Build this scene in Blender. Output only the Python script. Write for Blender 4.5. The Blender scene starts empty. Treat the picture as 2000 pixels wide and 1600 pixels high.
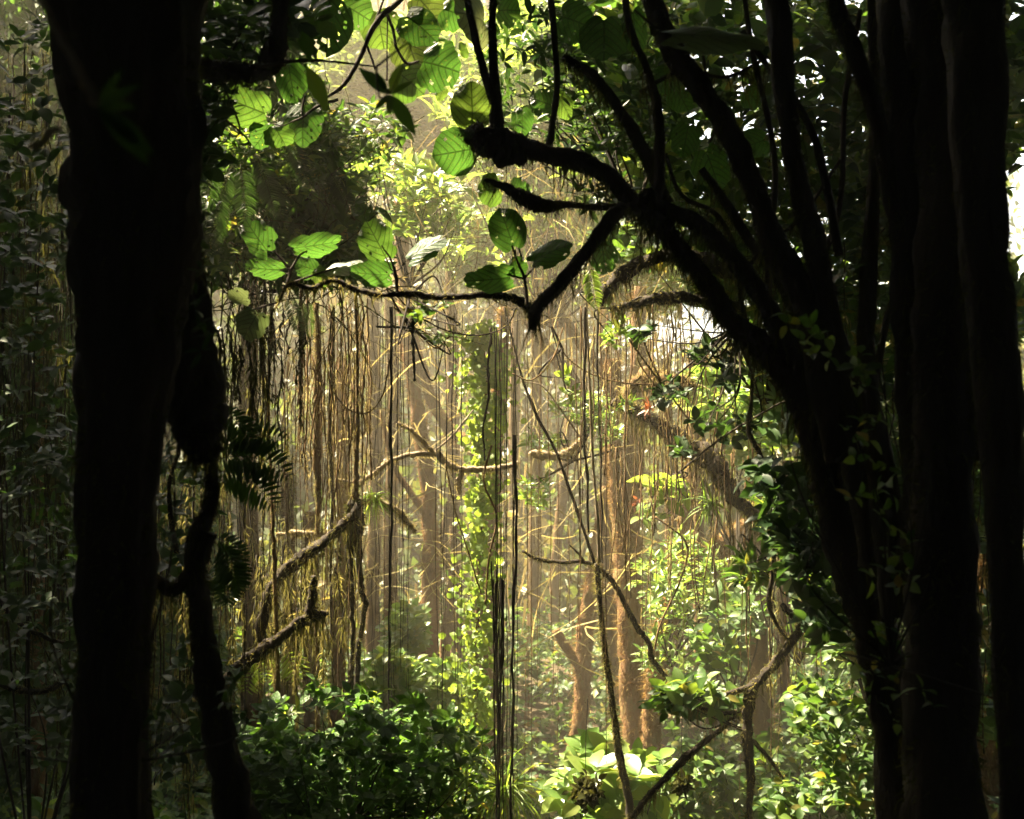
import bpy, math
import numpy as np

# ---------------------------------------------------------------- camera, sky, sun, exposure
SC = bpy.context.scene
COL = SC.collection
FPX = 2414.0                      # focal length in pixels of the 2000 px wide frame
CAM = np.array([0.0, 0.0, 3.2])
cd = bpy.data.cameras.new('camera')
cam = bpy.data.objects.new('camera', cd)
COL.objects.link(cam)
cam.location = CAM
cam.rotation_euler = (math.radians(90), 0, 0)
cd.sensor_width = 36.0
cd.lens = 36.0 * FPX / 2000.0
cd.clip_start = 0.05
cd.clip_end = 500
cd.dof.use_dof = True
cd.dof.focus_distance = 6.0
cd.dof.aperture_fstop = 5.0
SC.camera = cam

SUN = np.array([-0.55, 0.32, 1.0])
SUN = SUN / np.linalg.norm(SUN)
world = bpy.data.worlds.new('World')
SC.world = world
world.use_nodes = True
wn = world.node_tree
sky = wn.nodes.new('ShaderNodeTexSky')
sky.sky_type = 'NISHITA'
sky.sun_disc = False
sky.sun_elevation = math.asin(SUN[2])
sky.sun_rotation = math.atan2(SUN[0], SUN[1])
sky.air_density = 1.0
sky.dust_density = 3.0
bg = wn.nodes['Background']
bg.inputs['Strength'].default_value = 0.05
wn.links.new(sky.outputs[0], bg.inputs['Color'])

sd = bpy.data.lights.new('sun', 'SUN')
sd.energy = 5.0
sd.angle = math.radians(0.5)
sd.color = (1.0, 0.85, 0.60)
sun = bpy.data.objects.new('sun', sd)
COL.objects.link(sun)
from mathutils import Vector
sun.rotation_euler = Vector(SUN).to_track_quat('Z', 'Y').to_euler()

SC.view_settings.view_transform = 'Standard'
SC.view_settings.look = 'None'
SC.view_settings.gamma = 1.0
SC.view_settings.exposure = 3.85
cy = SC.cycles
cy.max_bounces = 5
cy.diffuse_bounces = 2
cy.glossy_bounces = 2
cy.transmission_bounces = 3
cy.volume_bounces = 0
cy.transparent_max_bounces = 4
cy.sample_clamp_indirect = 2.0
cy.caustics_reflective = False
cy.caustics_refractive = False
cy.use_denoising = True
try:
    cy.denoiser = 'OPENIMAGEDENOISE'
    cy.denoising_prefilter = 'ACCURATE'
except Exception:
    pass

rng = np.random.default_rng(11)
U = rng.uniform
N_ = rng.normal


# ---------------------------------------------------------------- geometry helpers
def P(px, py, d):
    return np.array([(px - 1000.0) / FPX * d, d, CAM[2] - (py - 800.0) / FPX * d])


def PV(px, py, d):
    return np.stack([(px - 1000.0) / FPX * d, d, CAM[2] - (py - 800.0) / FPX * d], 1)


def pix(p):
    y = np.maximum(p[:, 1], 0.05)
    return 1000 + p[:, 0] / y * FPX, 800 - (p[:, 2] - CAM[2]) / y * FPX


def ground(x, y):
    near = np.interp(y, [-12, 0, 3, 8, 15, 24, 45], [1.6, 1.5, 0.9, 0.05, 0.0, 0.9, 3.0])
    return near + 0.12 * np.sin(x * 0.9 + y * 0.5) + 0.07 * np.sin(x * 2.1 - y * 1.3)


def norm(v):
    return v / np.maximum(np.linalg.norm(v, axis=-1, keepdims=True), 1e-9)


def rdir(n, up=0.0, flat=1.0):
    v = N_(size=(n, 3)) * np.array([1, 1, flat]) + np.array([0, 0, up])
    return norm(v)


class Geo:
    def __init__(s):
        s.v, s.q, s.t, s.tint, s.uv = [], [], [], [], []
        s.n = 0

    def add(s, v, q=None, t=None, tint=0.5, uv=None):
        v = np.asarray(v, np.float64).reshape(-1, 3)
        s.v.append(v)
        if q is not None and len(q):
            s.q.append(np.asarray(q, np.int64).reshape(-1, 4) + s.n)
        if t is not None and len(t):
            s.t.append(np.asarray(t, np.int64).reshape(-1, 3) + s.n)
        s.tint.append(np.broadcast_to(np.asarray(tint, np.float64), (len(v),)).copy())
        s.uv.append(np.zeros((len(v), 2)) if uv is None else np.asarray(uv, np.float64).reshape(-1, 2))
        s.n += len(v)
        return s

    def mesh(s, name, off, smooth=True):
        v = np.concatenate(s.v) - off
        q = np.concatenate(s.q) if s.q else np.zeros((0, 4), np.int64)
        t = np.concatenate(s.t) if s.t else np.zeros((0, 3), np.int64)
        loops = np.concatenate([q.ravel(), t.ravel()]).astype(np.int32)
        starts = np.concatenate([np.arange(len(q)) * 4, len(q) * 4 + np.arange(len(t)) * 3]).astype(np.int32)
        me = bpy.data.meshes.new(name)
        me.vertices.add(len(v))
        me.vertices.foreach_set('co', v.astype(np.float32).ravel())
        me.loops.add(len(loops))
        me.loops.foreach_set('vertex_index', loops)
        me.polygons.add(len(starts))
        me.polygons.foreach_set('loop_start', starts)
        if smooth:
            me.polygons.foreach_set('use_smooth', np.ones(len(starts), bool))
        a = me.attributes.new('tint', 'FLOAT', 'POINT')
        a.data.foreach_set('value', np.concatenate(s.tint).astype(np.float32))
        uv = np.concatenate(s.uv)
        b = me.attributes.new('leafuv', 'FLOAT_VECTOR', 'POINT')
        b.data.foreach_set('vector', np.concatenate([uv, np.zeros((len(uv), 1))], 1).astype(np.float32).ravel())
        me.update(calc_edges=True)
        return me

    def build(s, name, mat, parent=None, origin=None, smooth=True):
        if not s.v:
            return None
        off = WORLD[parent.name] if parent is not None else (np.zeros(3) if origin is None else np.asarray(origin, float))
        me = s.mesh(name, off, smooth)
        me.materials.append(mat)
        o = bpy.data.objects.new(name, me)
        COL.objects.link(o)
        if parent is not None:
            o.parent = parent
        else:
            o.location = off
        WORLD[o.name] = off
        return o


WORLD = {}


def thing(name, label, cat, at, group=None):
    o = bpy.data.objects.new(name, None)
    o.empty_display_size = 0.1
    COL.objects.link(o)
    o.location = at
    WORLD[o.name] = np.asarray(at, float)
    o['label'] = label
    o['category'] = cat
    if group:
        o['group'] = group
    return o


def tag(o, label, cat, group=None, kind=None):
    if o is None:
        return o
    o['label'] = label
    o['category'] = cat
    if group:
        o['group'] = group
    if kind:
        o['kind'] = kind
    return o


def spline(pts, n):
    """Catmull-Rom through the rows of pts (any width), n samples per span."""
    p = np.asarray(pts, float)
    if len(p) < 3:
        t = np.linspace(0, 1, n * (len(p) - 1) + 1)[:, None]
        return p[0] * (1 - t) + p[-1] * t
    e = np.concatenate([[2 * p[0] - p[1]], p, [2 * p[-1] - p[-2]]])
    out = []
    for i in range(len(p) - 1):
        a, b, c, d = e[i], e[i + 1], e[i + 2], e[i + 3]
        t = np.linspace(0, 1, n, endpoint=False)[:, None]
        out.append(0.5 * (2 * b + (c - a) * t + (2 * a - 5 * b + 4 * c - d) * t ** 2 + (3 * b - a - 3 * c + d) * t ** 3))
    out.append(p[-1:])
    return np.concatenate(out)


def frames(c):
    tan = norm(np.gradient(c, axis=0))
    ref = np.array([0.0, 1.0, 0.0]) if abs(tan[0][1]) < 0.8 else np.array([1.0, 0, 0])
    a = np.zeros_like(c)
    r = ref
    for i in range(len(c)):
        r = r - tan[i] * np.dot(r, tan[i])
        r = r / max(np.linalg.norm(r), 1e-6)
        a[i] = r
    return tan, a, np.cross(tan, a)


def tube(g, c, r, sides=8, rough=0.0, tint=0.5):
    n = len(c)
    tan, a, b = frames(c)
    th = np.linspace(0, 2 * np.pi, sides, endpoint=False)
    rr = np.repeat(np.asarray(r, float)[:, None], sides, 1)
    if rough:
        ph = U(0, 6.28, 4)
        i = np.arange(n)[:, None]
        if sides >= 14:
            fl = 0.05 * np.sin(th * int(sides / 4) + ph[2] + 0.15 * i) + 0.03 * np.sin(th * int(sides / 2.6) - 0.21 * i)
            rr = rr * (1 + fl + 0.05 * np.sin(i * 0.9 + ph[3]) * (np.sin(th + i * 0.2) > 0.4))
        rr = rr * (1 + rough * (0.5 * np.sin(i * 0.31 + 2 * th + ph[0]) + 0.4 * np.sin(i * 0.83 - 3 * th + ph[1]) + 0.7 * N_(size=rr.shape) * 0.5))
    v = c[:, None, :] + rr[..., None] * (np.cos(th)[None, :, None] * a[:, None, :] + np.sin(th)[None, :, None] * b[:, None, :])
    i, j = np.meshgrid(np.arange(n - 1), np.arange(sides), indexing='ij')
    k = (j + 1) % sides
    q = np.stack([i * sides + j, i * sides + k, (i + 1) * sides + k, (i + 1) * sides + j], -1).reshape(-1, 4)
    v = v.reshape(-1, 3)
    caps = []
    base = len(v)
    v = np.concatenate([v, c[:1], c[-1:]])
    for j in range(sides):
        k2 = (j + 1) % sides
        caps.append((base, k2, j))
        caps.append((base + 1, (n - 1) * sides + j, (n - 1) * sides + k2))
    g.add(v, q, np.array(caps), tint)


def strips(g, base, d0, length, width, nseg=3, grav=0.0, curl=0.15, tint=None, taper=1.0, side=None):
    """N ribbons that start at base along d0 and bend down by grav and at random by curl."""
    n = len(base)
    if n == 0:
        return
    length = np.broadcast_to(length, (n,))
    width = np.broadcast_to(width, (n,))
    sd_ = norm(np.cross(d0, rdir(n))) if side is None else side
    p = base.copy()
    d = norm(d0)
    rows = []
    for k in range(nseg + 1):
        t = k / nseg
        w = width * (1 - taper * t ** 1.5) * 0.5
        rows.append(np.stack([p - sd_ * w[:, None], p + sd_ * w[:, None]], 1))
        d = norm(d + np.array([0, 0, -grav]) + N_(size=(n, 3)) * curl)
        p = p + d * (length / nseg)[:, None]
    v = np.stack(rows, 1)                      # n, nseg+1, 2, 3
    m = (nseg + 1) * 2
    k = np.arange(nseg)
    q = np.stack([2 * k, 2 * k + 1, 2 * k + 3, 2 * k + 2], 1)
    q = (q[None] + (np.arange(n) * m)[:, None, None]).reshape(-1, 4)
    if tint is None:
        tint = U(0, 1, n)
    tt = np.repeat(np.broadcast_to(tint, (n,)), m)
    g.add(v.reshape(-1, 3), q, None, tt)


def leaf_tpl(rows, wmax, power=0.5, peak=0.45, fold=0.12, droop=0.25, cols=3):
    """A unit-length leaf along +y with its midrib folded and its tip drooping."""
    t = np.linspace(0, 1, rows)
    w = np.where(t < peak, np.sin(t / peak * np.pi / 2) ** power, np.cos((t - peak) / (1 - peak) * np.pi / 2) ** (power * 1.3))
    w = w * wmax * 0.5
    u = np.linspace(-1, 1, cols)
    x = w[:, None] * u[None]
    z = np.abs(x) * fold * 2 - droop * (t ** 2)[:, None]
    y = np.repeat(t[:, None], cols, 1) * (1 - 0.15 * droop)
    v = np.stack([x, y, z], -1).reshape(-1, 3)
    q = []
    for i in range(rows - 1):
        for j in range(cols - 1):
            a = i * cols + j
            q.append((a, a + 1, a + cols + 1, a + cols))
    uv = np.stack([np.repeat(u[None], rows, 0) * w[:, None], np.repeat(t[:, None], cols, 1)], -1).reshape(-1, 2)
    return v, np.array(q), uv


T_QUAD = (np.array([[0, 0, 0], [-0.28, 0.5, 0.05], [0, 1, -0.1], [0.28, 0.5, 0.05]], float),
          np.array([[0, 3, 2, 1]]), np.array([[0, 0], [-.28, .5], [0, 1], [.28, .5]], float))
T_LANCE = leaf_tpl(5, 0.30, 0.8, 0.45, 0.2, 0.22)
T_OVAL = leaf_tpl(5, 0.55, 0.6, 0.42, 0.15, 0.25)
T_ROUND = leaf_tpl(5, 0.95, 0.5, 0.35, 0.1, 0.18)


def leaves(g, pos, d, up, size, tpl, tint=None, wid=1.0):
    n = len(pos)
    if n == 0:
        return
    v, q, uv = tpl
    y = norm(d)
    x = norm(np.cross(y, up))
    z = np.cross(x, y)
    s = np.broadcast_to(size, (n,))[:, None, None]
    w = v[None, :, 0:1] * x[:, None] * wid + v[None, :, 1:2] * y[:, None] + v[None, :, 2:3] * z[:, None]
    vv = pos[:, None] + w * s
    m = len(v)
    qq = (q[None] + (np.arange(n) * m)[:, None, None]).reshape(-1, 4)
    if tint is None:
        tint = U(0, 1, n)
    g.add(vv.reshape(-1, 3), qq, None, np.repeat(np.broadcast_to(tint, (n,)), m), np.tile(uv, (n, 1)))


def whorls(g, cen, k, size, tpl, axis=None, elev=0.35, spread=0.25, tintc=None, jit=0.3, off=0.03):
    """k leaves round every centre, fanning out like the end of a twig."""
    n = len(cen)
    if n == 0:
        return
    if axis is None:
        axis = norm(np.array([0, -0.25, 1.0]) + N_(size=(n, 3)) * 0.45)
    a = norm(np.cross(axis, rdir(n)))
    b = np.cross(axis, a)
    s1 = np.broadcast_to(size, (n,))[:, None]
    for i in range(k):
        th = 2 * np.pi * i / k + U(-0.5, 0.5, n)
        out = np.cos(th)[:, None] * a + np.sin(th)[:, None] * b
        e = elev + N_(size=n) * jit
        d = norm(out + axis * e[:, None])
        sz = size * U(0.65, 1.15, n)
        t = U(0, 1, n) if tintc is None else np.clip(tintc + N_(size=n) * 0.15, 0, 1)
        leaves(g, cen + (out * off - axis * spread * (i / k)) * s1,
               d, norm(axis + N_(size=(n, 3)) * 0.25), sz, tpl, t)


def fuzz(g, c, r, n, length, width, grav=0.5, out=1.0, curl=0.25, nseg=2, tint=None, under=False, scale_r=0.0):
    """Moss strands that stand out of a limb whose centre line is c, radius r."""
    i = U(0, len(c) - 1.001, n)
    amp = U(0, 1, len(c)) ** (2.2 if under else 1.0)
    if len(amp) > 2:
        amp = np.convolve(np.pad(amp, 1, mode='edge'), [0.25, 0.5, 0.25], 'valid')
    ai = np.interp(i, np.arange(len(c)), amp)
    i = i[U(0, 1, n) < 0.15 + 1.2 * ai]
    n = len(i)
    if n == 0:
        return
    ai = np.interp(i, np.arange(len(c)), amp)
    length = length * (0.45 + 1.3 * ai)
    k = i.astype(int)
    f = (i - k)[:, None]
    cc = c[k] * (1 - f) + c[k + 1] * f
    rr = (r[k] * (1 - f[:, 0]) + r[k + 1] * f[:, 0])
    tan, a, b = frames(c)
    th = U(0, 2 * np.pi, n)
    o = np.cos(th)[:, None] * a[k] + np.sin(th)[:, None] * b[k]
    if under:
        o = norm(o * np.array([1, 1, 0.4]) + np.array([0, 0, -0.8]))
    L = length * U(0.15, 1.0, n) ** 1.6 + scale_r * rr
    strips(g, cc + o * (rr * 0.9)[:, None], norm(o * out + N_(size=(n, 3)) * 0.5), L, width * U(0.5, 1.2, n), nseg, grav, curl, tint)


# ---------------------------------------------------------------- materials
def mat_new(name):
    m = bpy.data.materials.new(name)
    m.use_nodes = True
    nt = m.node_tree
    for n in list(nt.nodes):
        nt.nodes.remove(n)
    out = nt.nodes.new('ShaderNodeOutputMaterial')
    return m, nt, out


def ramp(nt, stops, src):
    r = nt.nodes.new('ShaderNodeValToRGB')
    e = r.color_ramp.elements
    while len(e) > 1:
        e.remove(e[-1])
    e[0].position, e[0].color = stops[0][0], (*stops[0][1], 1)
    for p_, c_ in stops[1:]:
        x = e.new(p_)
        x.color = (*c_, 1)
    nt.links.new(src, r.inputs[0])
    return r.outputs[0]


def math_n(nt, op, a, b=None, clamp=False):
    n = nt.nodes.new('ShaderNodeMath')
    n.operation = op
    n.use_clamp = clamp
    for k, x in enumerate((a, b)):
        if x is None:
            continue
        if isinstance(x, (int, float)):
            n.inputs[k].default_value = x
        else:
            nt.links.new(x, n.inputs[k])
    return n.outputs[0]


def leaf_mat(name, stops, trans=0.45, tgain=(1.9, 1.75, 0.9), rough=0.42, veins=0, spec=0.4, vcol=0.35, blotch=False):
    m, nt, out = mat_new(name)
    at = nt.nodes.new('ShaderNodeAttribute')
    at.attribute_name = 'tint'
    col = ramp(nt, stops, at.outputs['Fac'])
    if blotch:
        nz = nt.nodes.new('ShaderNodeTexNoise')
        nz.inputs['Scale'].default_value = 28
        nz.inputs['Detail'].default_value = 4
        f = ramp(nt, [(0.0, (0, 0, 0)), (0.62, (0, 0, 0)), (0.72, (1, 1, 1))], nz.outputs['Fac'])
        mx = nt.nodes.new('ShaderNodeMix')
        mx.data_type = 'RGBA'
        nt.links.new(f, mx.inputs[0])
        nt.links.new(col, mx.inputs[6])
        mx.inputs[7].default_value = (0.13, 0.10, 0.02, 1)
        col = mx.outputs[2]
    bump_h = None
    if veins:
        uv = nt.nodes.new('ShaderNodeAttribute')
        uv.attribute_name = 'leafuv'
        sp = nt.nodes.new('ShaderNodeSeparateXYZ')
        nt.links.new(uv.outputs['Vector'], sp.inputs[0])
        au = math_n(nt, 'ABSOLUTE', sp.outputs[0])
        mid = math_n(nt, 'SUBTRACT', 1.0, math_n(nt, 'MULTIPLY', au, 38.0), True)
        # lateral veins leave the midrib and curve towards the tip
        bend = math_n(nt, 'POWER', au, 1.35)
        k = math_n(nt, 'SUBTRACT', sp.outputs[1], math_n(nt, 'MULTIPLY', bend, 1.25))
        w = math_n(nt, 'PINGPONG', math_n(nt, 'MULTIPLY', k, float(veins)), 0.5)
        lat = math_n(nt, 'SUBTRACT', 1.0, math_n(nt, 'MULTIPLY', w, 6.0), True)
        vo = nt.nodes.new('ShaderNodeTexVoronoi')
        vo.feature = 'DISTANCE_TO_EDGE'
        vo.inputs['Scale'].default_value = veins * 3.2
        nt.links.new(uv.outputs['Vector'], vo.inputs['Vector'])
        ret = math_n(nt, 'MULTIPLY', math_n(nt, 'SUBTRACT', 1.0, math_n(nt, 'MULTIPLY', vo.outputs['Distance'], 14.0), True), 0.45)
        v = math_n(nt, 'MAXIMUM', math_n(nt, 'MAXIMUM', mid, math_n(nt, 'MULTIPLY', lat, 0.8)), ret)
        mx = nt.nodes.new('ShaderNodeMix')
        mx.data_type = 'RGBA'
        mx.blend_type = 'MULTIPLY'
        nt.links.new(v, mx.inputs[0])
        nt.links.new(col, mx.inputs[6])
        mx.inputs[7].default_value = (vcol, vcol, vcol * 0.9, 1)
        col = mx.outputs[2]
        bump_h = v
    pr = nt.nodes.new('ShaderNodeBsdfPrincipled')
    nt.links.new(col, pr.inputs['Base Color'])
    pr.inputs['Roughness'].default_value = rough
    pr.inputs['Specular IOR Level'].default_value = spec
    if bump_h is not None:
        bu = nt.nodes.new('ShaderNodeBump')
        bu.inputs['Strength'].default_value = 0.5
        bu.inputs['Distance'].default_value = 0.004
        nt.links.new(bump_h, bu.inputs['Height'])
        nt.links.new(bu.outputs[0], pr.inputs['Normal'])
    tr = nt.nodes.new('ShaderNodeBsdfTranslucent')
    g = nt.nodes.new('ShaderNodeMix')
    g.data_type = 'RGBA'
    g.blend_type = 'MULTIPLY'
    g.inputs[0].default_value = 1
    nt.links.new(col, g.inputs[6])
    g.inputs[7].default_value = (*tgain, 1)
    nt.links.new(g.outputs[2], tr.inputs['Color'])
    ms = nt.nodes.new('ShaderNodeMixShader')
    ms.inputs[0].default_value = trans
    nt.links.new(pr.outputs[0], ms.inputs[1])
    nt.links.new(tr.outputs[0], ms.inputs[2])
    nt.links.new(ms.outputs[0], out.inputs['Surface'])
    return m


def bark_mat(name, stops, scale=6.0, bump=0.6, rough=0.9, stretch=0.35):
    m, nt, out = mat_new(name)
    tc = nt.nodes.new('ShaderNodeTexCoord')
    mp = nt.nodes.new('ShaderNodeMapping')
    mp.inputs['Scale'].default_value = (1, 1, stretch)
    nt.links.new(tc.outputs['Object'], mp.inputs[0])
    nz = nt.nodes.new('ShaderNodeTexNoise')
    nz.inputs['Scale'].default_value = scale
    nz.inputs['Detail'].default_value = 8
    nz.inputs['Roughness'].default_value = 0.7
    nt.links.new(mp.outputs[0], nz.inputs['Vector'])
    col = ramp(nt, stops, nz.outputs['Fac'])
    n2 = nt.nodes.new('ShaderNodeTexNoise')
    n2.inputs['Scale'].default_value = scale * 9
    n2.inputs['Detail'].default_value = 5
    nt.links.new(mp.outputs[0], n2.inputs['Vector'])
    h = math_n(nt, 'ADD', nz.outputs['Fac'], math_n(nt, 'MULTIPLY', n2.outputs['Fac'], 0.5))
    bu = nt.nodes.new('ShaderNodeBump')
    bu.inputs['Strength'].default_value = bump
    bu.inputs['Distance'].default_value = 0.03
    nt.links.new(h, bu.inputs['Height'])
    pr = nt.nodes.new('ShaderNodeBsdfPrincipled')
    nt.links.new(col, pr.inputs['Base Color'])
    nt.links.new(bu.outputs[0], pr.inputs['Normal'])
    pr.inputs['Roughness'].default_value = rough
    pr.inputs['Specular IOR Level'].default_value = 0.2
    nt.links.new(pr.outputs[0], out.inputs['Surface'])
    return m


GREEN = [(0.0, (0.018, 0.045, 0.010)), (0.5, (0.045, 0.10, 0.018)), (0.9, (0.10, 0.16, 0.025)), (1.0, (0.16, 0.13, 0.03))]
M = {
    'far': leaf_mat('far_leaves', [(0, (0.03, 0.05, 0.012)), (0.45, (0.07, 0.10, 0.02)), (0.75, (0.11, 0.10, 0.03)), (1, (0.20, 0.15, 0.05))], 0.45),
    'canopy': leaf_mat('shade_canopy_leaves', GREEN, 0.15),
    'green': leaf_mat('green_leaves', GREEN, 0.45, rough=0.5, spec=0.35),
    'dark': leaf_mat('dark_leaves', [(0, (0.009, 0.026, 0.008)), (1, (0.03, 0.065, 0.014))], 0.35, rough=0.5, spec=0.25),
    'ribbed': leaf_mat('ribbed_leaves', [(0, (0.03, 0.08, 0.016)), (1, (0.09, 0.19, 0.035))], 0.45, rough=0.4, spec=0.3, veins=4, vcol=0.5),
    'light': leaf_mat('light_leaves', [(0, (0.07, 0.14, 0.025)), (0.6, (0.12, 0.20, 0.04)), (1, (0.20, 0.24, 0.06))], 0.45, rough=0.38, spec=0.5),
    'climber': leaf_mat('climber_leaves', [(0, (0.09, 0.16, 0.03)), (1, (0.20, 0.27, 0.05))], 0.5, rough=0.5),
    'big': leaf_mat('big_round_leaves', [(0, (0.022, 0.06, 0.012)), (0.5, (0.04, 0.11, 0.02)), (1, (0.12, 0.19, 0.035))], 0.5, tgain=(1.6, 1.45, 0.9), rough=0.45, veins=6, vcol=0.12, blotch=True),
    'sheen_and_withered': leaf_mat('sheen_and_withered_leaves', [(0, (0.05, 0.08, 0.04)), (1, (0.16, 0.19, 0.13))], 0.25, rough=0.35, spec=0.6, veins=6, vcol=0.25),  # sky sheen on leaf tops put into a pale colour; also the withered leaf
    'red': leaf_mat('red_leaves', [(0, (0.12, 0.03, 0.012)), (1, (0.22, 0.08, 0.025))], 0.3, tgain=(1.5, 1.2, 1)),
    'fern': leaf_mat('fern_leaves', [(0, (0.03, 0.06, 0.02)), (1, (0.08, 0.13, 0.05))], 0.4),
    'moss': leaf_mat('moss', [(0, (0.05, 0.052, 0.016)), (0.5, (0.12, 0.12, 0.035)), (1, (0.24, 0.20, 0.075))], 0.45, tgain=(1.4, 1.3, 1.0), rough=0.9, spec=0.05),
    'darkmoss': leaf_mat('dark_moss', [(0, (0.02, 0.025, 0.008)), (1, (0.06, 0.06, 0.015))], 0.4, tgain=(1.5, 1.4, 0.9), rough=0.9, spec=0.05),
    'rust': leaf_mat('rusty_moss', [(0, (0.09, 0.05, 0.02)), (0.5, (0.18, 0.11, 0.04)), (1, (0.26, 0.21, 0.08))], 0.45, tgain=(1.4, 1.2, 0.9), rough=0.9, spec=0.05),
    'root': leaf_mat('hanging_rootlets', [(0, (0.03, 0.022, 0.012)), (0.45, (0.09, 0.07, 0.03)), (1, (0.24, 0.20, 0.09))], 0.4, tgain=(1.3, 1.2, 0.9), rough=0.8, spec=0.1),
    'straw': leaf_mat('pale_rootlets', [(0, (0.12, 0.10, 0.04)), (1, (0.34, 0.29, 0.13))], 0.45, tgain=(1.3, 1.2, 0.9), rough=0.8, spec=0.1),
    'bark': bark_mat('shade_dark_bark', [(0.3, (0.006, 0.005, 0.004)), (0.6, (0.030, 0.022, 0.014)), (0.8, (0.045, 0.045, 0.02))]),  # albedo lowered to put the foreground shade into the bark colour
    'brown': bark_mat('brown_bark', [(0.3, (0.05, 0.028, 0.012)), (0.7, (0.15, 0.09, 0.035))], 8),
    'rustbark': bark_mat('rusty_mossy_bark', [(0.3, (0.07, 0.038, 0.018)), (0.5, (0.19, 0.10, 0.042)), (0.62, (0.16, 0.13, 0.05)), (0.75, (0.26, 0.20, 0.10))], 16, 1.0),
    'pale': bark_mat('pale_twig_bark', [(0.3, (0.12, 0.09, 0.06)), (0.7, (0.28, 0.22, 0.15))], 14),
    'soil': bark_mat('forest_soil', [(0.35, (0.02, 0.014, 0.008)), (0.65, (0.06, 0.045, 0.02))], 1.5, 0.8, 0.95, 1),
}

# ---------------------------------------------------------------- ground
g = Geo()
xs = np.linspace(-45, 45, 181)
ys = np.linspace(-20, 60, 161)
X, Y = np.meshgrid(xs, ys, indexing='ij')
Z = ground(X, Y)
n1, n2 = X.shape
i, j = np.meshgrid(np.arange(n1 - 1), np.arange(n2 - 1), indexing='ij')
q = np.stack([i * n2 + j, (i + 1) * n2 + j, (i + 1) * n2 + j + 1, i * n2 + j + 1], -1).reshape(-1, 4)
g.add(np.stack([X, Y, Z], -1).reshape(-1, 3), q)
o = g.build('forest_floor', M['soil'])
o['kind'] = 'structure'

# ---------------------------------------------------------------- unseen canopy added overhead to shade the foreground and shape the sun gaps
# places the sun reaches in the photograph: centre, radius, share of leaves taken out of its path
LIT = []


def lit(px, py, d, rpx, share=0.97):
    LIT.append((P(px, py, d), rpx / FPX * d + 0.22, share))


lit(1230, 900, 9, 440, 0.99)
lit(1000, 1000, 7.5, 320, 0.99)
lit(1240, 1300, 9, 340, 0.95)
lit(850, 1000, 10, 300, 0.97)
lit(1100, 900, 12, 350, 0.93)
lit(700, 950, 6.5, 190, 0.93)
lit(650, 1150, 6.5, 170, 0.8)
lit(560, 900, 7, 130, 0.6)
lit(800, 1350, 8, 240, 0.985)
lit(800, 1250, 10, 120, 0.98)
lit(1190, 1520, 6.5, 150, 0.97)
lit(1000, 1480, 6.5, 110, 0.9)
lit(760, 150, 12, 230, 0.97)
lit(1060, 130, 13, 260, 0.97)
lit(760, 150, 13, 260, 0.97)
lit(900, 330, 13, 260, 0.95)
lit(830, 380, 7.5, 170, 0.95)
lit(800, 60, 4.2, 90, 0.9)
lit(920, 210, 4.2, 60, 0.95)
lit(480, 205, 4.0, 60, 0.9)
lit(740, 480, 4.1, 90, 0.95)
lit(560, 490, 4.2, 100, 0.95)
lit(890, 300, 3.9, 50, 0.9)
lit(800, 500, 4.1, 50, 0.9)
lit(980, 560, 3.8, 60, 0.9)
lit(640, 1480, 5, 130, 0.93)
lit(800, 1500, 5.5, 140, 0.93)
lit(1120, 650, 8, 300, 0.9)
lit(900, 800, 8, 250, 0.92)
lit(1100, 480, 8, 300, 0.9)
lit(1080, 250, 11, 330, 0.94)
lit(650, 300, 5, 120, 0.93)
lit(560, 420, 5, 90, 0.5)
lit(1650, 1480, 4.6, 120, 0.7)
lit(1500, 1000, 4.2, 90, 0.7)
lit(1350, 870, 5.7, 140, 0.96)
lit(1280, 740, 6.3, 60, 0.96)
lit(590, 1100, 5.6, 120, 0.96)
lit(540, 1250, 5.0, 90, 0.95)
lit(620, 800, 5.7, 110, 0.96)
lit(1500, 1310, 4.6, 110, 0.95)
lit(1200, 1150, 5.7, 150, 0.96)
lit(1210, 1400, 5.5, 100, 0.93)
lit(1450, 1530, 6.6, 220, 0.9)
lit(1250, 540, 4.6, 110, 0.9)
lit(1350, 450, 8, 250, 0.8)
lit(1500, 1350, 7, 230, 0.7)
lit(1450, 1000, 8, 230, 0.85)
lit(1500, 700, 9, 230, 0.85)
lit(1925, 1150, 8, 100, 0.9)
lit(1990, 500, 10, 160, 0.9)
lit(100, 1150, 7, 180, 0.4)
lit(360, 1000, 7, 110, 0.5)


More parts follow.
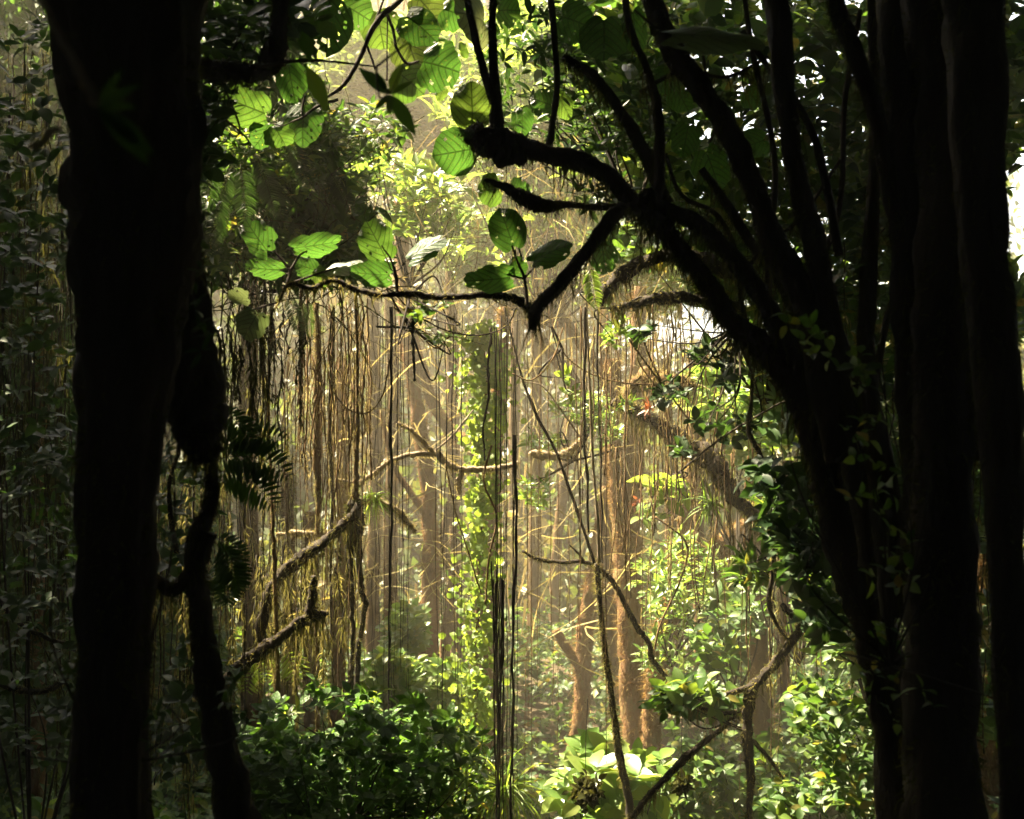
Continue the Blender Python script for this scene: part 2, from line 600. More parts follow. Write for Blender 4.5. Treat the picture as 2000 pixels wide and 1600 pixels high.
DARK = []
for a_, b_, d_, r_ in [(240, 100, 2.3, 0.3), (240, 450, 2.3, 0.3), (230, 800, 2.3, 0.3), (230, 1150, 2.3, 0.3), (230, 1500, 2.3, 0.3), (370, 750, 2.5, 0.2), (420, 1200, 2.6, 0.25), (450, 1500, 2.6, 0.25),
                       (1700, 1300, 3, 0.4), (1650, 1000, 3.1, 0.4), (1580, 750, 3.1, 0.4), (1500, 450, 3.1, 0.4), (1400, 150, 3, 0.4), (1280, 350, 3.2, 0.3), (1100, 320, 3.4, 0.25), (1850, 200, 2.7, 0.4),
                       (1850, 600, 2.7, 0.4), (1850, 1000, 2.7, 0.4), (1800, 1500, 2.8, 0.5), (1950, 1000, 2.4, 0.3), (1950, 400, 2.4, 0.3), (1650, 250, 3, 0.4), (1150, 500, 3.4, 0.2), (195, 215, 1.15, 0.25), (100, 260, 1.2, 0.15), (50, 200, 11, 1.8), (50, 800, 11, 1.5), (1600, 900, 4, .4), (60, 200, 6, .6), (60, 700, 6, .6), (80, 1200, 6, .5), (380, 300, 6, .3), (430, 330, 6, .25), (40, 100, 5, .4), (20, 400, 5.5, .45), (20, 900, 5.5, .45), (1070, 1340, 12, 0.75), (1010, 1400, 11, 0.5), (480, 60, 5, .5), (600, 560, 6, .35)]:
    DARK.append((P(a_, b_, d_), r_))


def shade_keep(p):
    """True where a canopy leaf stays: leaves in the way of the sun to a lit place go."""
    keep = np.ones(len(p), bool)
    cl = 0.5 + 0.5 * np.sin(p[:, 0] * 2.3 + 1.3 * np.sin(p[:, 1] * 1.7)) * np.cos(p[:, 1] * 2.1 + np.sin(p[:, 0] * 1.9))
    r = U(0, 1, len(p)) * 0.5 + cl * 0.5
    for c, rad, share in LIT:
        t = (p - c) @ SUN
        dist = np.linalg.norm(p - c - t[:, None] * SUN, axis=1)
        keep &= ~((t > 0) & (dist < rad) & (r < share))
    # the near stems and the far left stay in shade
    for c, rad in DARK:
        t = (p - c) @ SUN
        dist = np.linalg.norm(p - c - t[:, None] * SUN, axis=1)
        keep |= (t > 0) & (dist < rad)
    for c, rad, share in LIT:
        if share > 0.88 and c[1] < 5.8:
            t = (p - c) @ SUN
            keep &= np.linalg.norm(p - c - t[:, None] * SUN, axis=1) > rad
    # the open slope behind the clearing
    q_ = p - SUN * ((p[:, 2] - 1.5) / SUN[2])[:, None]
    keep &= ~((q_[:, 1] > 14.5) & (q_[:, 0] > -0.27 * q_[:, 1]) & (r < 0.93))
    keep &= ~((q_[:, 1] > 10) & (q_[:, 1] <= 14.5) & (np.abs(q_[:, 0]) < 7) & (r < 0.62))
    # nothing hangs into the view in front of the middle distance
    a, b = pix(p)
    inview = (p[:, 1] > 0.3) & (np.abs(a - 1000) < 1080) & (np.abs(b - 800) < 880)
    keep &= ~inview
    return keep


g = Geo()
n = 240000
p = np.stack([U(-24, 20, n), U(-16, 30, n), U(6.6, 10.5, n)], 1)
ylim = 0.33 * np.maximum(p[:, 1], 0)
p[:, 2] = np.maximum(p[:, 2], CAM[2] + ylim * 1.0 + 0.6)
p = p[shade_keep(p)]
ex = [p]
m_ = 60000  # second leaf layer added to shade the near part
e_ = np.stack([U(-9, 7, m_), U(-9, 7, m_), U(6.8, 9.5, m_)], 1)
q_ = e_ - SUN * ((e_[:, 2] - 3.0) / SUN[2])[:, None]
e_ = e_[(q_[:, 1] < 3.4) & shade_keep(e_)]
ex.append(e_)
for c, rad in DARK:  # extra leaves added in the sun's path to the dark places
    m_ = 500
    t = (U(6.8, 9.5, m_) - c[2]) / SUN[2]
    e_ = c + t[:, None] * SUN + rdir(m_) * (rad * 1.25 * U(0, 1, m_) ** 0.5)[:, None] * np.array([1, 1, 0.3])
    dep_ = CAM[2] + 0.34 * np.maximum(e_[:, 1], 0) + 0.5
    e_ = e_[e_[:, 2] > dep_]
    bad = np.zeros(len(e_), bool)
    for c2, rad2, share in LIT:
        if share > 0.88:
            t2 = (e_ - c2) @ SUN
            bad |= np.linalg.norm(e_ - c2 - t2[:, None] * SUN, axis=1) < rad2 * 1.1 + 0.1
    ex.append(e_[~bad])
p = np.concatenate(ex)
leaves(g, p, rdir(len(p), 0, 0.35), norm(np.array([0, 0, 1.0]) + N_(size=(len(p), 3)) * 0.35), U(0.24, 0.42, len(p)), T_QUAD)
o = g.build('unseen_shade_canopy', M['canopy'])
o['kind'] = 'stuff'
o['label'] = 'unseen leaf canopy added above the frame to shade the foreground'
o['category'] = 'canopy'

g = Geo()  # leaf walls added outside the frame to block low sky light
n = 42000
w = rng.integers(0, 3, n)
p = np.stack([U(-10, 10, n), U(-9, 14, n), U(0.5, 8.5, n)], 1)
p[w == 0, 0] = -7.5 + N_(size=(w == 0).sum()) * 0.6 - np.maximum(p[w == 0, 1], 0) * 0.35
p[w == 1, 0] = 7.5 + N_(size=(w == 1).sum()) * 0.6 + np.maximum(p[w == 1, 1], 0) * 0.35
p[w == 2, 1] = -6.5 + N_(size=(w == 2).sum()) * 0.6
a, b = pix(p)
p = p[~((p[:, 1] > 0.2) & (np.abs(a - 1000) < 1040))]
leaves(g, p, rdir(len(p)), rdir(len(p)), U(0.3, 0.6, len(p)), T_QUAD)
o = g.build('unseen_shade_thicket', M['canopy'])
o['kind'] = 'stuff'
o['label'] = 'unseen thicket of leaves added beside and behind to block sky light'
o['category'] = 'thicket'

# ---------------------------------------------------------------- far forest: foliage rising behind the clearing
g = Geo()
n = 420000
y = 15.5 + 22 * U(0, 1, n) ** 0.8
x = U(-0.52, 0.52, n) * y
zt = (y - 15.0) * 1.05
z = ground(x, y) + zt * U(0, 1, n) ** 0.7
p = np.stack([x, y, z], 1)
a, b = pix(p)
# thin where the photograph shows white sky or bright mist
thin = np.minimum(1.0, np.exp(-((a - 1300) / 140) ** 2 - ((b - 650) / 65) ** 2) * 1.0)
right = (a > 1330) & (b < 660)
cl = np.sin(p[:, 0] * 1.1 + 2 * np.sin(p[:, 2] * 0.9)) * np.sin(p[:, 2] * 1.3 + p[:, 1] * 0.7 + 1.5 * np.sin(p[:, 0] * 0.8))
keep = (cl > -0.55) & (U(0, 1, n) > thin) & ~(right & (U(0, 1, n) < 0.93)) & ~((a > 1130) & (b < 400) & (U(0, 1, n) < 0.7))
mid = (a > 720) & (a < 1250) & (b > 600) & (b < 1320) & (p[:, 1] < 22)
keep &= ~(mid & (U(0, 1, n) < 0.7))
p, cl = p[keep], cl[keep]
leaves(g, p, norm(rdir(len(p)) + np.array([0, -0.2, -0.4])), norm(np.array([0, -0.4, 0.8]) + N_(size=(len(p), 3)) * 0.5),
       U(0.10, 0.24, len(p)) * np.interp(p[:, 1], [20, 32], [1, 1.5]), T_QUAD, np.clip(U(0, 1, len(p)) * 0.6 + cl * 0.4, 0, 1))
o = g.build('far_forest', M['far'])
o['kind'] = 'stuff'
o['label'] = 'hazy far-off forest foliage rising behind the clearing'
o['category'] = 'forest'

g = Geo()
n = 2600
y = U(13, 22, n)
px_ = np.where(U(0, 1, n) < 0.75, U(640, 1300, n), U(0, 2000, n))
p = PV(px_, U(-100, 1250, n), y)
cl = np.sin(p[:, 0] * 4 + np.floor(y)) > -0.2
p = p[cl]
strips(g, p, np.tile([0, 0, -1.0], (len(p), 1)), U(0.3, 1.2, len(p)), U(0.01, 0.035, len(p)), 5, 0.3, 0.14)
o = g.build('far_hanging_moss', M['root'])
o['kind'] = 'stuff'
o['label'] = 'blurred brown curtains of moss hanging in the misty distance'
o['category'] = 'moss'


# ---------------------------------------------------------------- limbs
def limb(pts, d, n=8, jit=0.0):
    """pts: (px, py, width_px[, depth]) -> centre line and radii in metres."""
    q_ = []
    for a in pts:
        dd = a[3] if len(a) > 3 else d
        q_.append([*P(a[0], a[1], dd), a[2] / 2 / FPX * dd])
    s = spline(q_, n)
    c, r = s[:, :3], np.maximum(s[:, 3], 0.0006)
    if jit:
        c = c + N_(size=c.shape) * r[:, None] * jit
    return c, r


def mossy(root, pts, d, bark='bark', moss='moss', part='limb', fz=1.0, hang=0.0, hlen=0.12, sides=9, rough=0.35, jit=0.15, fl=0.8, n=8):
    """One limb with its own bark, a coat of moss and, if hang, moss hanging from its underside."""
    c, r = limb(pts, d, n, jit)
    L = np.linalg.norm(np.diff(c, axis=0), axis=1).sum()
    g = Geo()
    tube(g, c, r, sides, rough)
    b = g.build(part, M[bark], root)
    g = Geo()
    rm = float(r.mean())
    if fz > 0:
        k = int(min(9000, fz * 1500 * L * (0.4 + rm / 0.03)))
        fuzz(g, c, r, k, 0.012 + 0.8 * fl * rm, 0.0022 + 0.05 * rm, 0.25, nseg=2, curl=0.3)
    if hang > 0:
        k = int(hang * 420 * L)
        fuzz(g, c, r, k, hlen, 0.004 + rm * 0.03, 1.2, 0.4, 0.42, 6, under=True)
    if rm > 0.012 and d < 3.6:
        # shaggy tufts, rootlets and torn bark along the near stems
        k = int(min(5000, 900 * L * (1 + rm / 0.05)))
        fuzz(g, c, r, k, 0.055, 0.0028, 0.9, 0.8, 0.4, 4)
    g.build('moss', M[moss], b)
    return c, r


# ---------------------------------------------------------------- trunks of the middle distance
def trunk_tree(name, label, cat, pts, d, bark, moss, extra=(), fz=1.0, group=None, hang=0.5):
    base = pts[-1]
    root = thing(name, label, cat, P(base[0], base[1], d), group)
    mossy(root, pts, d, bark, moss, 'trunk', fz * 1.8, hang, 0.2, 12, 0.13, 0.05, 0.9, 14)
    for e in extra:
        mossy(root, e, d, bark, moss, 'limb', fz * 1.5, hang, 0.2, 9, 0.15, 0.06, 0.8)
    return root


trunk_tree('mossy_tree', 'rust-brown mossy trunk standing in the mist left of the bright green climber', 'tree',
           [(780, 300, 26), (792, 620, 28), (815, 800, 28), (836, 960, 30), (842, 1120, 34), (838, 1300, 38), (845, 1560, 46)], 11.5, 'rustbark', 'rust',
           extra=[[(806, 640, 12), (840, 770, 20), (880, 840, 22), (930, 880, 26), (950, 980, 30), (955, 1180, 34), (950, 1500, 38)],
                  [(838, 1010, 16), (800, 960, 12), (765, 900, 9), (745, 800, 7)]])
trunk_tree('mossy_tree', 'tall sunlit rusty trunk behind the thin leaning liana right of the middle', 'tree',
           [(1248, 560, 26), (1246, 760, 34), (1240, 900, 36), (1232, 1010, 40), (1226, 1120, 56), (1236, 1300, 52), (1246, 1500, 58), (1250, 1700, 66)], 9.5, 'rustbark', 'rust', fz=1.3,
           extra=[[(1198, 700, 24), (1200, 860, 28), (1206, 980, 32), (1222, 1090, 40)]])
trunk_tree('mossy_tree', 'forked orange trunk under a leafy mossy mass, right of the tall sunlit trunk', 'tree',
           [(1345, 1110, 54), (1320, 1180, 46), (1290, 1260, 38), (1274, 1400, 36), (1268, 1600, 46)], 9.0, 'rustbark', 'rust', fz=1.6,
           extra=[[(1345, 1110, 40), (1338, 1020, 26), (1350, 930, 20), (1352, 700, 16)], [(1340, 1130, 36), (1390, 1085, 40), (1440, 1045, 44), (1500, 1010, 40)]])
trunk_tree('mossy_tree', 'short crooked rust-red trunk below the fork of the leaning liana', 'tree',
           [(1180, 950, 20), (1165, 1080, 24), (1150, 1180, 32), (1140, 1270, 34), (1136, 1380, 30), (1122, 1480, 36), (1118, 1640, 44)], 10.5, 'rustbark', 'rust',
           extra=[[(1142, 1310, 22), (1110, 1270, 18), (1085, 1230, 16)]])
trunk_tree('mossy_tree', 'slim orange trunk glowing behind the column of bright climber leaves', 'tree',
           [(985, 600, 22), (972, 800, 26), (962, 940, 34), (948, 1120, 36), (940, 1300, 38), (936, 1600, 46)], 9.0, 'rustbark', 'rust', fz=1.2)
trunk_tree('mossy_tree', 'orange-lit trunk in the narrow gap between the two rightmost dark stems', 'tree',
           [(1915, 600, 44), (1922, 850, 52), (1925, 1100, 58), (1930, 1350, 60), (1930, 1700, 66)], 8.0, 'rustbark', 'rust', fz=1.4)
trunk_tree('mossy_tree', 'dim brown trunk in the far left thicket beside the big dark trunk', 'tree',
           [(70, 500, 26), (78, 900, 30), (72, 1300, 34), (75, 1700, 40)], 7.5, 'rustbark', 'rust', fz=1)
trunk_tree('mossy_tree', 'reddish trunk behind the hanging strands above the dark shrub', 'tree',
           [(668, 700, 18), (672, 1000, 24), (662, 1250, 26), (656, 1450, 34), (656, 1650, 34)], 9.0, 'rustbark', 'rust')
for k, (pts, d) in enumerate([
        ([(1046, 500, 20), (1048, 900, 22), (1042, 1200, 26), (1048, 1600, 34)], 15),
        ([(1010, 500, 18), (1004, 900, 20), (1008, 1300, 24), (1012, 1600, 28)], 17),
        ([(1120, 700, 14), (1100, 950, 18), (1082, 1150, 20), (1078, 1500, 26)], 16),
        ([(880, 500, 20), (886, 900, 24), (892, 1250, 26), (890, 1600, 30)], 14),
        ([(725, 500, 24), (735, 900, 26), (728, 1200, 28), (735, 1600, 34)], 14),
        ([(490, 550, 34), (484, 900, 36), (492, 1300, 40), (490, 1700, 44)], 9),
        ([(560, 900, 20), (566, 1250, 30), (560, 1600, 34)], 10),
        ([(605, 1000, 22), (608, 1300, 30), (612, 1600, 34)], 11),
        ([(1180, 600, 18), (1186, 1000, 20), (1180, 1600, 28)], 14),
        ([(1300, 700, 16), (1310, 1000, 20), (1306, 1600, 28)], 13),
        ([(1370, 700, 16), (1366, 1050, 22), (1372, 1600, 30)], 13),
        ([(1470, 950, 18), (1440, 1120, 22), (1395, 1280, 26), (1380, 1600, 30)], 11),
        ([(1490, 650, 26), (1480, 1000, 30), (1488, 1600, 40)], 10),
        ([(1540, 900, 22), (1530, 1200, 26), (1536, 1600, 30)], 12),
        ([(760, 560, 20), (770, 800, 24), (762, 1050, 26), (770, 1350, 30)], 12.5),
        ([(880, 980, 14), (866, 1060, 16), (880, 1140, 16), (868, 1300, 20), (872, 1600, 24)], 13),
        ([(980, 560, 16), (1085, 700, 22), (1160, 800, 24), (1190, 900, 24), (1200, 1500, 30)], 12),
        ([(1080, 600, 20), (1150, 690, 22), (1210, 780, 22), (1228, 850, 20)], 12.5)]):
    r_ = trunk_tree('misty_trunk', 'grey-brown trunk fading into the mist at the back of the clearing', 'tree', pts, d, 'brown', 'root', fz=0.6, group='trunks fading into the mist')

LABELS_MISTY = ['grey trunk standing straight in the mist just right of the dense dark aerial roots',
                'pale grey trunk in the mist directly behind the dense bundle of dark aerial roots',
                'thin grey trunk leaning left at its foot, right of the picture middle',
                'straight brown trunk in the mist between the rusty trunk and the green climber',
                'broad brown trunk in the mist behind the root nest on the knotted liana',
                'stout brown trunk behind the fronds of the dark palm at left',
                'dark trunk rising behind the yellow bamboo-like leaves at left',
                'dark trunk behind the lower mossy branch stub at left',
                'dim trunk in the mist left of the tall sunlit rusty trunk',
                'dim trunk in the mist right of the tall sunlit rusty trunk',
                'dim trunk seen under the red bromeliad and its mossy branch',
                'brown trunk leaning to the right behind the forked orange trunk',
                'stout shaded trunk behind the twisted dark vine at right',
                'shaded trunk behind the lower right mossy branch',
                'brown trunk in the mist left of the rust-brown mossy trunk',
                'wavy dark trunk in the mist close beside the rust-brown mossy trunk',
                'curved limb-like trunk arching down to the right above the clearing',
                'short diagonal trunk in bright mist above the sunlit root nest']
for k, o in enumerate([o for o in COL.objects if o.name.startswith('misty_trunk')]):
    o['label'] = LABELS_MISTY[k]

# ---------------------------------------------------------------- the near dark trunk at left
root = thing('dark_tree', 'huge black trunk in the left foreground running the full height', 'tree', P(220, 1900, 2.3))
mossy(root, [(235, -300, 330), (250, 0, 290), (262, 300, 255), (262, 480, 225), (250, 700, 190), (228, 950, 150), (225, 1200, 140), (218, 1450, 145), (215, 1950, 180)], 2.3, 'bark', 'darkmoss', 'trunk', 0.7, 0, 0.1, 40, 0.10, 0.0, 0.12)
mossy(root, [(345, 250, 60), (352, 480, 90), (365, 650, 100), (380, 790, 110), (392, 860, 90), (402, 905, 40)], 2.45, 'bark', 'darkmoss', 'stub', 1.0, 0.3, 0.08, 18, 0.2, 0.0, 0.3)
root = thing('woody_liana', 'thick black liana curving down beside the huge left trunk to the bottom edge', 'liana', P(470, 1900, 2.6))
mossy(root, [(408, 880, 26), (412, 980, 30), (380, 1060, 34), (388, 1160, 44), (400, 1260, 46), (420, 1380, 56), (440, 1500, 70), (470, 1650, 80), (490, 1900, 90)], 2.6, 'bark', 'darkmoss', 'stem', 1.2, 0.2, 0.06, 14, 0.25, 0.0, 0.35)
mossy(root, [(300, 1130, 24), (340, 1150, 26), (385, 1100, 34), (408, 1040, 30)], 2.6, 'bark', 'darkmoss', 'side_stem', 1.2, 0.3, 0.08, 10, 0.25, 0.0, 0.4)
# branch and dark clump at top left
root = thing('dark_branch', 'thick black branch stub jutting from the left trunk near the top', 'branch', P(380, 130, 3.2))
mossy(root, [(330, 128, 46), (430, 138, 34), (500, 140, 40), (530, 118, 44), (545, 60, 34), (548, -60, 30)], 3.2, 'bark', 'darkmoss', 'limb', 1.2, 0.8, 0.05, 12, 0.3, 0.0, 0.6)
mossy(root, [(500, 130, 8), (600, 118, 6), (680, 124, 4), (738, 131, 3)], 3.0, 'bark', 'darkmoss', 'twig', 0.2, 0, .1, 6)

# ---------------------------------------------------------------- the many-stemmed tree at right
root = thing('many_stemmed_tree', 'huge black tree fanning many stems from its foot at the right edge', 'tree', P(1850, 1900, 3.0))
STEMS = [
    # px, py, width
    ([(1780, 1900, 160), (1762, 1500, 110), (1735, 1340, 90), (1700, 1200, 90), (1655, 1050, 88), (1622, 920, 84), (1590, 830, 70), (1540, 740, 52), (1480, 670, 46), (1430, 630, 42), (1385, 560, 40), (1340, 500, 36), (1290, 440, 36), (1235, 395, 34)], 3.2, 1),
    ([(1690, 1150, 70), (1660, 950, 70), (1610, 790, 62), (1545, 690, 50), (1500, 600, 40), (1460, 540, 36), (1400, 470, 34), (1350, 430, 32), (1275, 400, 30), (1262, 370, 26)], 3.2, 1),
    ([(1275, 420, 26), (1288, 340, 22), (1285, 220, 18), (1262, 130, 15), (1232, 60, 14), (1212, -60, 14)], 3.2, 1),
    ([(1300, 400, 30), (1260, 300, 26), (1210, 215, 22), (1160, 150, 18), (1100, 110, 12)], 3.3, 1),
    ([(1235, 395, 34), (1190, 345, 34), (1130, 315, 36), (1060, 300, 38), (1000, 282, 46), (950, 272, 40), (915, 268, 20)], 3.4, 1.5),
    ([(1255, 400, 30), (1205, 415, 28), (1170, 460, 28), (1130, 510, 26), (1090, 560, 24), (1050, 600, 26), (1040, 645, 14)], 3.4, 1.5),
    ([(1640, 900, 60), (1600, 700, 56), (1560, 560, 52), (1512, 480, 50), (1478, 380, 46), (1430, 270, 44), (1380, 190, 44), (1310, 90, 42), (1250, -60, 40)], 3.0, 0.8),
    ([(1720, 1100, 80), (1670, 850, 66), (1622, 640, 50), (1592, 480, 46), (1560, 360, 40), (1535, 200, 40), (1512, -60, 44)], 3.0, 0.8),
    ([(1760, 1200, 80), (1720, 900, 50), (1692, 700, 34), (1700, 480, 28), (1712, 240, 26), (1706, -60, 30)], 2.9, 0.6),
    ([(1800, 1100, 80), (1795, 850, 60), (1780, 640, 44), (1765, 500, 38), (1738, 350, 36), (1700, 190, 34), (1640, 30, 34), (1610, -60, 34)], 2.8, 0.6),
    ([(1840, 1900, 180), (1838, 1400, 150), (1840, 1100, 125), (1842, 800, 115), (1850, 500, 112), (1855, 200, 130), (1850, -100, 190)], 2.7, 0.6),
    ([(1790, 900, 60), (1775, 600, 60), (1770, 300, 70), (1760, -60, 100)], 2.8, 0.6),
    ([(1900, 900, 30), (1912, 600, 44), (1900, 300, 60), (1890, -60, 80)], 2.7, 0.6),
    ([(1330, 1000, 0.1), (1330, 1000, 0.1)], 3.2, 0),
    ([(1560, 640, 24), (1530, 560, 22), (1470, 480, 20), (1420, 400, 18), (1370, 330, 14)], 3.5, 1.2),
    ([(1640, 500, 16), (1600, 300, 16), (1560, 210, 14), (1500, 130, 12), (1450, 60, 10)], 3.1, 0.8),
    ([(1600, 860, 14), (1570, 700, 12), (1590, 560, 12), (1640, 400, 11), (1650, 200, 10), (1680, 20, 9)], 3.4, 0.8),
    ([(1480, 700, 12), (1450, 600, 10), (1440, 500, 10), (1400, 420, 9), (1330, 380, 8), (1300, 300, 6)], 3.6, 1.2),
    ([(1700, 800, 16), (1740, 600, 14), (1820, 450, 12), (1900, 360, 10)], 3.3, 0.8),
    ([(1440, 560, 8), (1500, 470, 8), (1560, 430, 7), (1650, 300, 6)], 3.4, 1.2),
    ([(1250, 180, 8), (1330, 140, 8), (1420, 150, 7), (1500, 110, 5)], 3.3, 1.2),
    ([(1520, 640, 16), (1500, 560, 14), (1508, 440, 14), (1512, 300, 12), (1470, 100, 10), (1450, -40, 10)], 3.3, 0.6),
]
for pts, d, fz in STEMS:
    if pts[0][2] < 1:
        continue
    mossy(root, pts, d, 'bark', 'darkmoss', 'stem', fz * 0.8, 1.6 if fz >= 1 else 0.3, 0.14, 16, 0.16, 0.0, 0.35, n=10)
# mossy lump and upright shoots on the left reaching limb
mossy(root, [(908, 262, 20), (940, 268, 62), (985, 290, 60), (1030, 300, 40)], 3.4, 'bark', 'darkmoss', 'moss_lump', 2.0, 0.6, 0.06, 12, 0.35, 0.0, 0.4)
mossy(root, [(972, 265, 30), (968, 180, 22), (962, 90, 16), (963, -40, 12)], 3.4, 'bark', 'darkmoss', 'shoot', 1.0, 0, 0.1, 10, 0.2, 0.0, 0.5)
mossy(root, [(965, 200, 22), (940, 120, 16), (925, 60, 14), (905, -40, 12)], 3.4, 'bark', 'darkmoss', 'shoot', 0.8, 0, 0.1, 10, 0.2, 0.0, 0.5)
mossy(root, [(1068, 305, 14), (1078, 250, 14), (1088, 150, 12), (1072, -40, 12)], 3.45, 'bark', 'darkmoss', 'shoot', 0.8, 0, 0.1, 10, 0.2, 0.0, 0.5)
mossy(root, [(945, 350, 6), (985, 365, 16), (1020, 385, 30), (1060, 402, 26), (1110, 400, 14), (1170, 405, 12), (1240, 400, 14)], 3.5, 'bark', 'darkmoss', 'stub', 1.6, 0.8, 0.08, 10, 0.3, 0.0, 0.5)

root = thing('dark_tree', 'black slightly bowed trunk standing at the right edge of the picture', 'tree', P(1975, 1900, 2.4))
mossy(root, [(1990, 1900, 60), (1978, 1500, 50), (1970, 1250, 66), (1962, 1000, 74), (1952, 800, 84), (1935, 600, 92), (1915, 400, 90), (1905, 100, 110), (1900, -100, 130)], 2.4, 'bark', 'darkmoss', 'trunk', 0.6, 0, 0.1, 24, 0.10, 0.0, 0.2)
root = thing('dark_tree', 'slender black stem crossing the bright gap at the right edge', 'tree', P(1950, 900, 2.2))
mossy(root, [(1958, 760, 26), (1948, 500, 26), (1944, 300, 22), (1948, 100, 24), (1955, -60, 24)], 2.9, 'bark', 'darkmoss', 'trunk', 0.6, 0, 0.1, 10, 0.12, 0.0, 0.3)

# ---------------------------------------------------------------- branches crossing the middle
root = thing('mossy_branch', 'long thin mossy branch arching level above the hanging roots', 'branch', P(1040, 610, 3.8))
mossy(root, [(545, 590, 4), (565, 556, 7), (610, 562, 9), (650, 548, 9), (695, 566, 11), (745, 576, 10), (800, 574, 12), (860, 580, 13), (950, 577, 14), (1000, 582, 15), (1030, 600, 18), (1042, 620, 20)], 3.8, 'bark', 'moss', 'limb', 3.0, 1.0, 0.07, 8, 0.3, 0.1, 1.2)
mossy(root, [(776, 574, 6), (775, 545, 5), (765, 510, 4), (745, 480, 3)], 3.8, 'bark', 'darkmoss', 'twig', 0.3, 0, .1, 6)
mossy(root, [(1030, 590, 5), (1025, 540, 5), (1018, 500, 4), (1005, 460, 3)], 3.75, 'bark', 'darkmoss', 'twig', 0.3, 0, .1, 6)
root = thing('mossy_branch', 'arched mossy branch dripping moss in front of the right stems', 'branch', P(1420, 520, 4.5))
mossy(root, [(1165, 590, 22), (1195, 555, 26), (1240, 520, 26), (1300, 500, 26), (1360, 505, 28), (1440, 540, 24)], 4.5, 'bark', 'moss', 'limb', 1.5, 2.2, 0.13, 10, 0.35, 0.1, 0.7)
root = thing('mossy_branch', 'lower mossy branch heavy with dripping moss beneath the arched one', 'branch', P(1450, 600, 4.8))
mossy(root, [(1190, 600, 12), (1240, 595, 16), (1300, 580, 22), (1360, 585, 20), (1450, 600, 20)], 4.8, 'bark', 'moss', 'limb', 1.5, 2.6, 0.16, 9, 0.35, 0.15, 0.8)
root = thing('mossy_branch', 'dark root-hung branch sloping down right below the red bromeliad', 'branch', P(1560, 1040, 6.0))
mossy(root, [(1196, 785, 14), (1240, 800, 24), (1290, 830, 30), (1335, 868, 34), (1385, 895, 46), (1412, 935, 32), (1438, 975, 26), (1480, 1008, 24), (1560, 1040, 24)], 6.0, 'bark', 'moss', 'limb', 1.8, 3.2, 0.22, 11, 0.35, 0.1, 0.8)
root = thing('mossy_branch', 'sunlit clump of tangled roots on an upper broken limb', 'branch', P(1230, 790, 6.3))
mossy(root, [(1215, 790, 12), (1240, 750, 26), (1280, 742, 42), (1325, 745, 20), (1360, 760, 12)], 6.3, 'brown', 'straw', 'limb', 3.5, 3.0, 0.2, 9, 0.4, 0.1, 1.2)
root = thing('mossy_branch', 'dark mossy branch rising right from the hanging root nest', 'branch', P(515, 1260, 5.6))
mossy(root, [(515, 1290, 14), (512, 1220, 20), (530, 1150, 22), (560, 1112, 24), (600, 1082, 22), (650, 1045, 20), (690, 1008, 16)], 5.3, 'bark', 'moss', 'limb', 1.6, 2.6, 0.22, 9, 0.35, 0.1, 0.8)
root = thing('mossy_branch', 'lower dark mossy branch with an upright stub, left of the shrub', 'branch', P(430, 1345, 5.0))
mossy(root, [(420, 1350, 30), (460, 1310, 26), (510, 1270, 24), (560, 1235, 22), (600, 1208, 20), (640, 1196, 10)], 5.0, 'bark', 'moss', 'limb', 1.6, 2.4, 0.16, 9, 0.35, 0.1, 0.8)
mossy(root, [(602, 1206, 18), (610, 1160, 16), (612, 1125, 9)], 5.0, 'bark', 'moss', 'stub', 1.6, 1.5, 0.1, 9, 0.3, 0.1, 0.8)
root = thing('mossy_branch', 'thin pale mossy twig lit by the sun, forking left of the climber', 'branch', P(1010, 905, 6.4))
mossy(root, [(655, 935, 4.1), (700, 942, 6.8), (740, 918, 9.5), (770, 896, 9.5), (845, 886, 10.8), (868, 902, 12.2), (905, 916, 12.2), (960, 916, 9.5), (1012, 906, 13.5)], 6.4, 'pale', 'straw', 'twig', 1.6, 0.9, 0.06, 7, 0.3, 0.15, 1.6)
mossy(root, [(776, 826, 5.4), (800, 838, 8.1), (822, 858, 8.1), (850, 888, 9.5)], 6.4, 'pale', 'straw', 'twig', 1.8, 1.5, 0.06, 6, 0.3, 0.15, 1.4)
mossy(root, [(850, 880, 4.1), (880, 855, 4.1), (905, 825, 4.1), (925, 800, 2.7)], 6.4, 'pale', 'straw', 'twig', 0.4, 0, 0.06, 6, 0.3, 0.15, 1.0)
mossy(root, [(904, 918, 9.5), (896, 940, 9.5), (898, 965, 5.4)], 6.4, 'pale', 'straw', 'twig', 3, 3, 0.06, 6, 0.3, 0.15, 1.6)
root = thing('mossy_branch', 'short pale mossy branch curving up just right of the climber', 'branch', P(1040, 885, 6.6))
mossy(root, [(1035, 884, 12.2), (1065, 890, 16.2), (1098, 888, 14.9), (1118, 876, 12.2), (1136, 858, 8.1)], 6.6, 'pale', 'straw', 'twig', 2.4, 1.5, 0.06, 8, 0.3, 0.15, 1.2)
root = thing('mossy_branch', 'drooping straw-mossed twig right of the hanging root nest', 'branch', P(700, 965, 6.0))
mossy(root, [(698, 985, 8.1), (722, 975, 10.8), (755, 985, 10.8), (782, 1002, 10.8), (795, 1020, 9.5), (812, 1038, 6.8)], 6.0, 'pale', 'straw', 'twig', 3, 2.5, 0.07, 7, 0.3, 0.15, 1.6)
mossy(root, [(540, 1045, 6.8), (580, 1040, 9.5), (620, 1045, 8.1), (660, 1040, 6.8)], 6.0, 'pale', 'straw', 'twig', 3, 2.5, 0.07, 7, 0.3, 0.15, 1.6)
root = thing('leaning_liana', 'thin dark liana leaning steeply down to the right through the centre', 'liana', P(1165, 1105, 5.6))
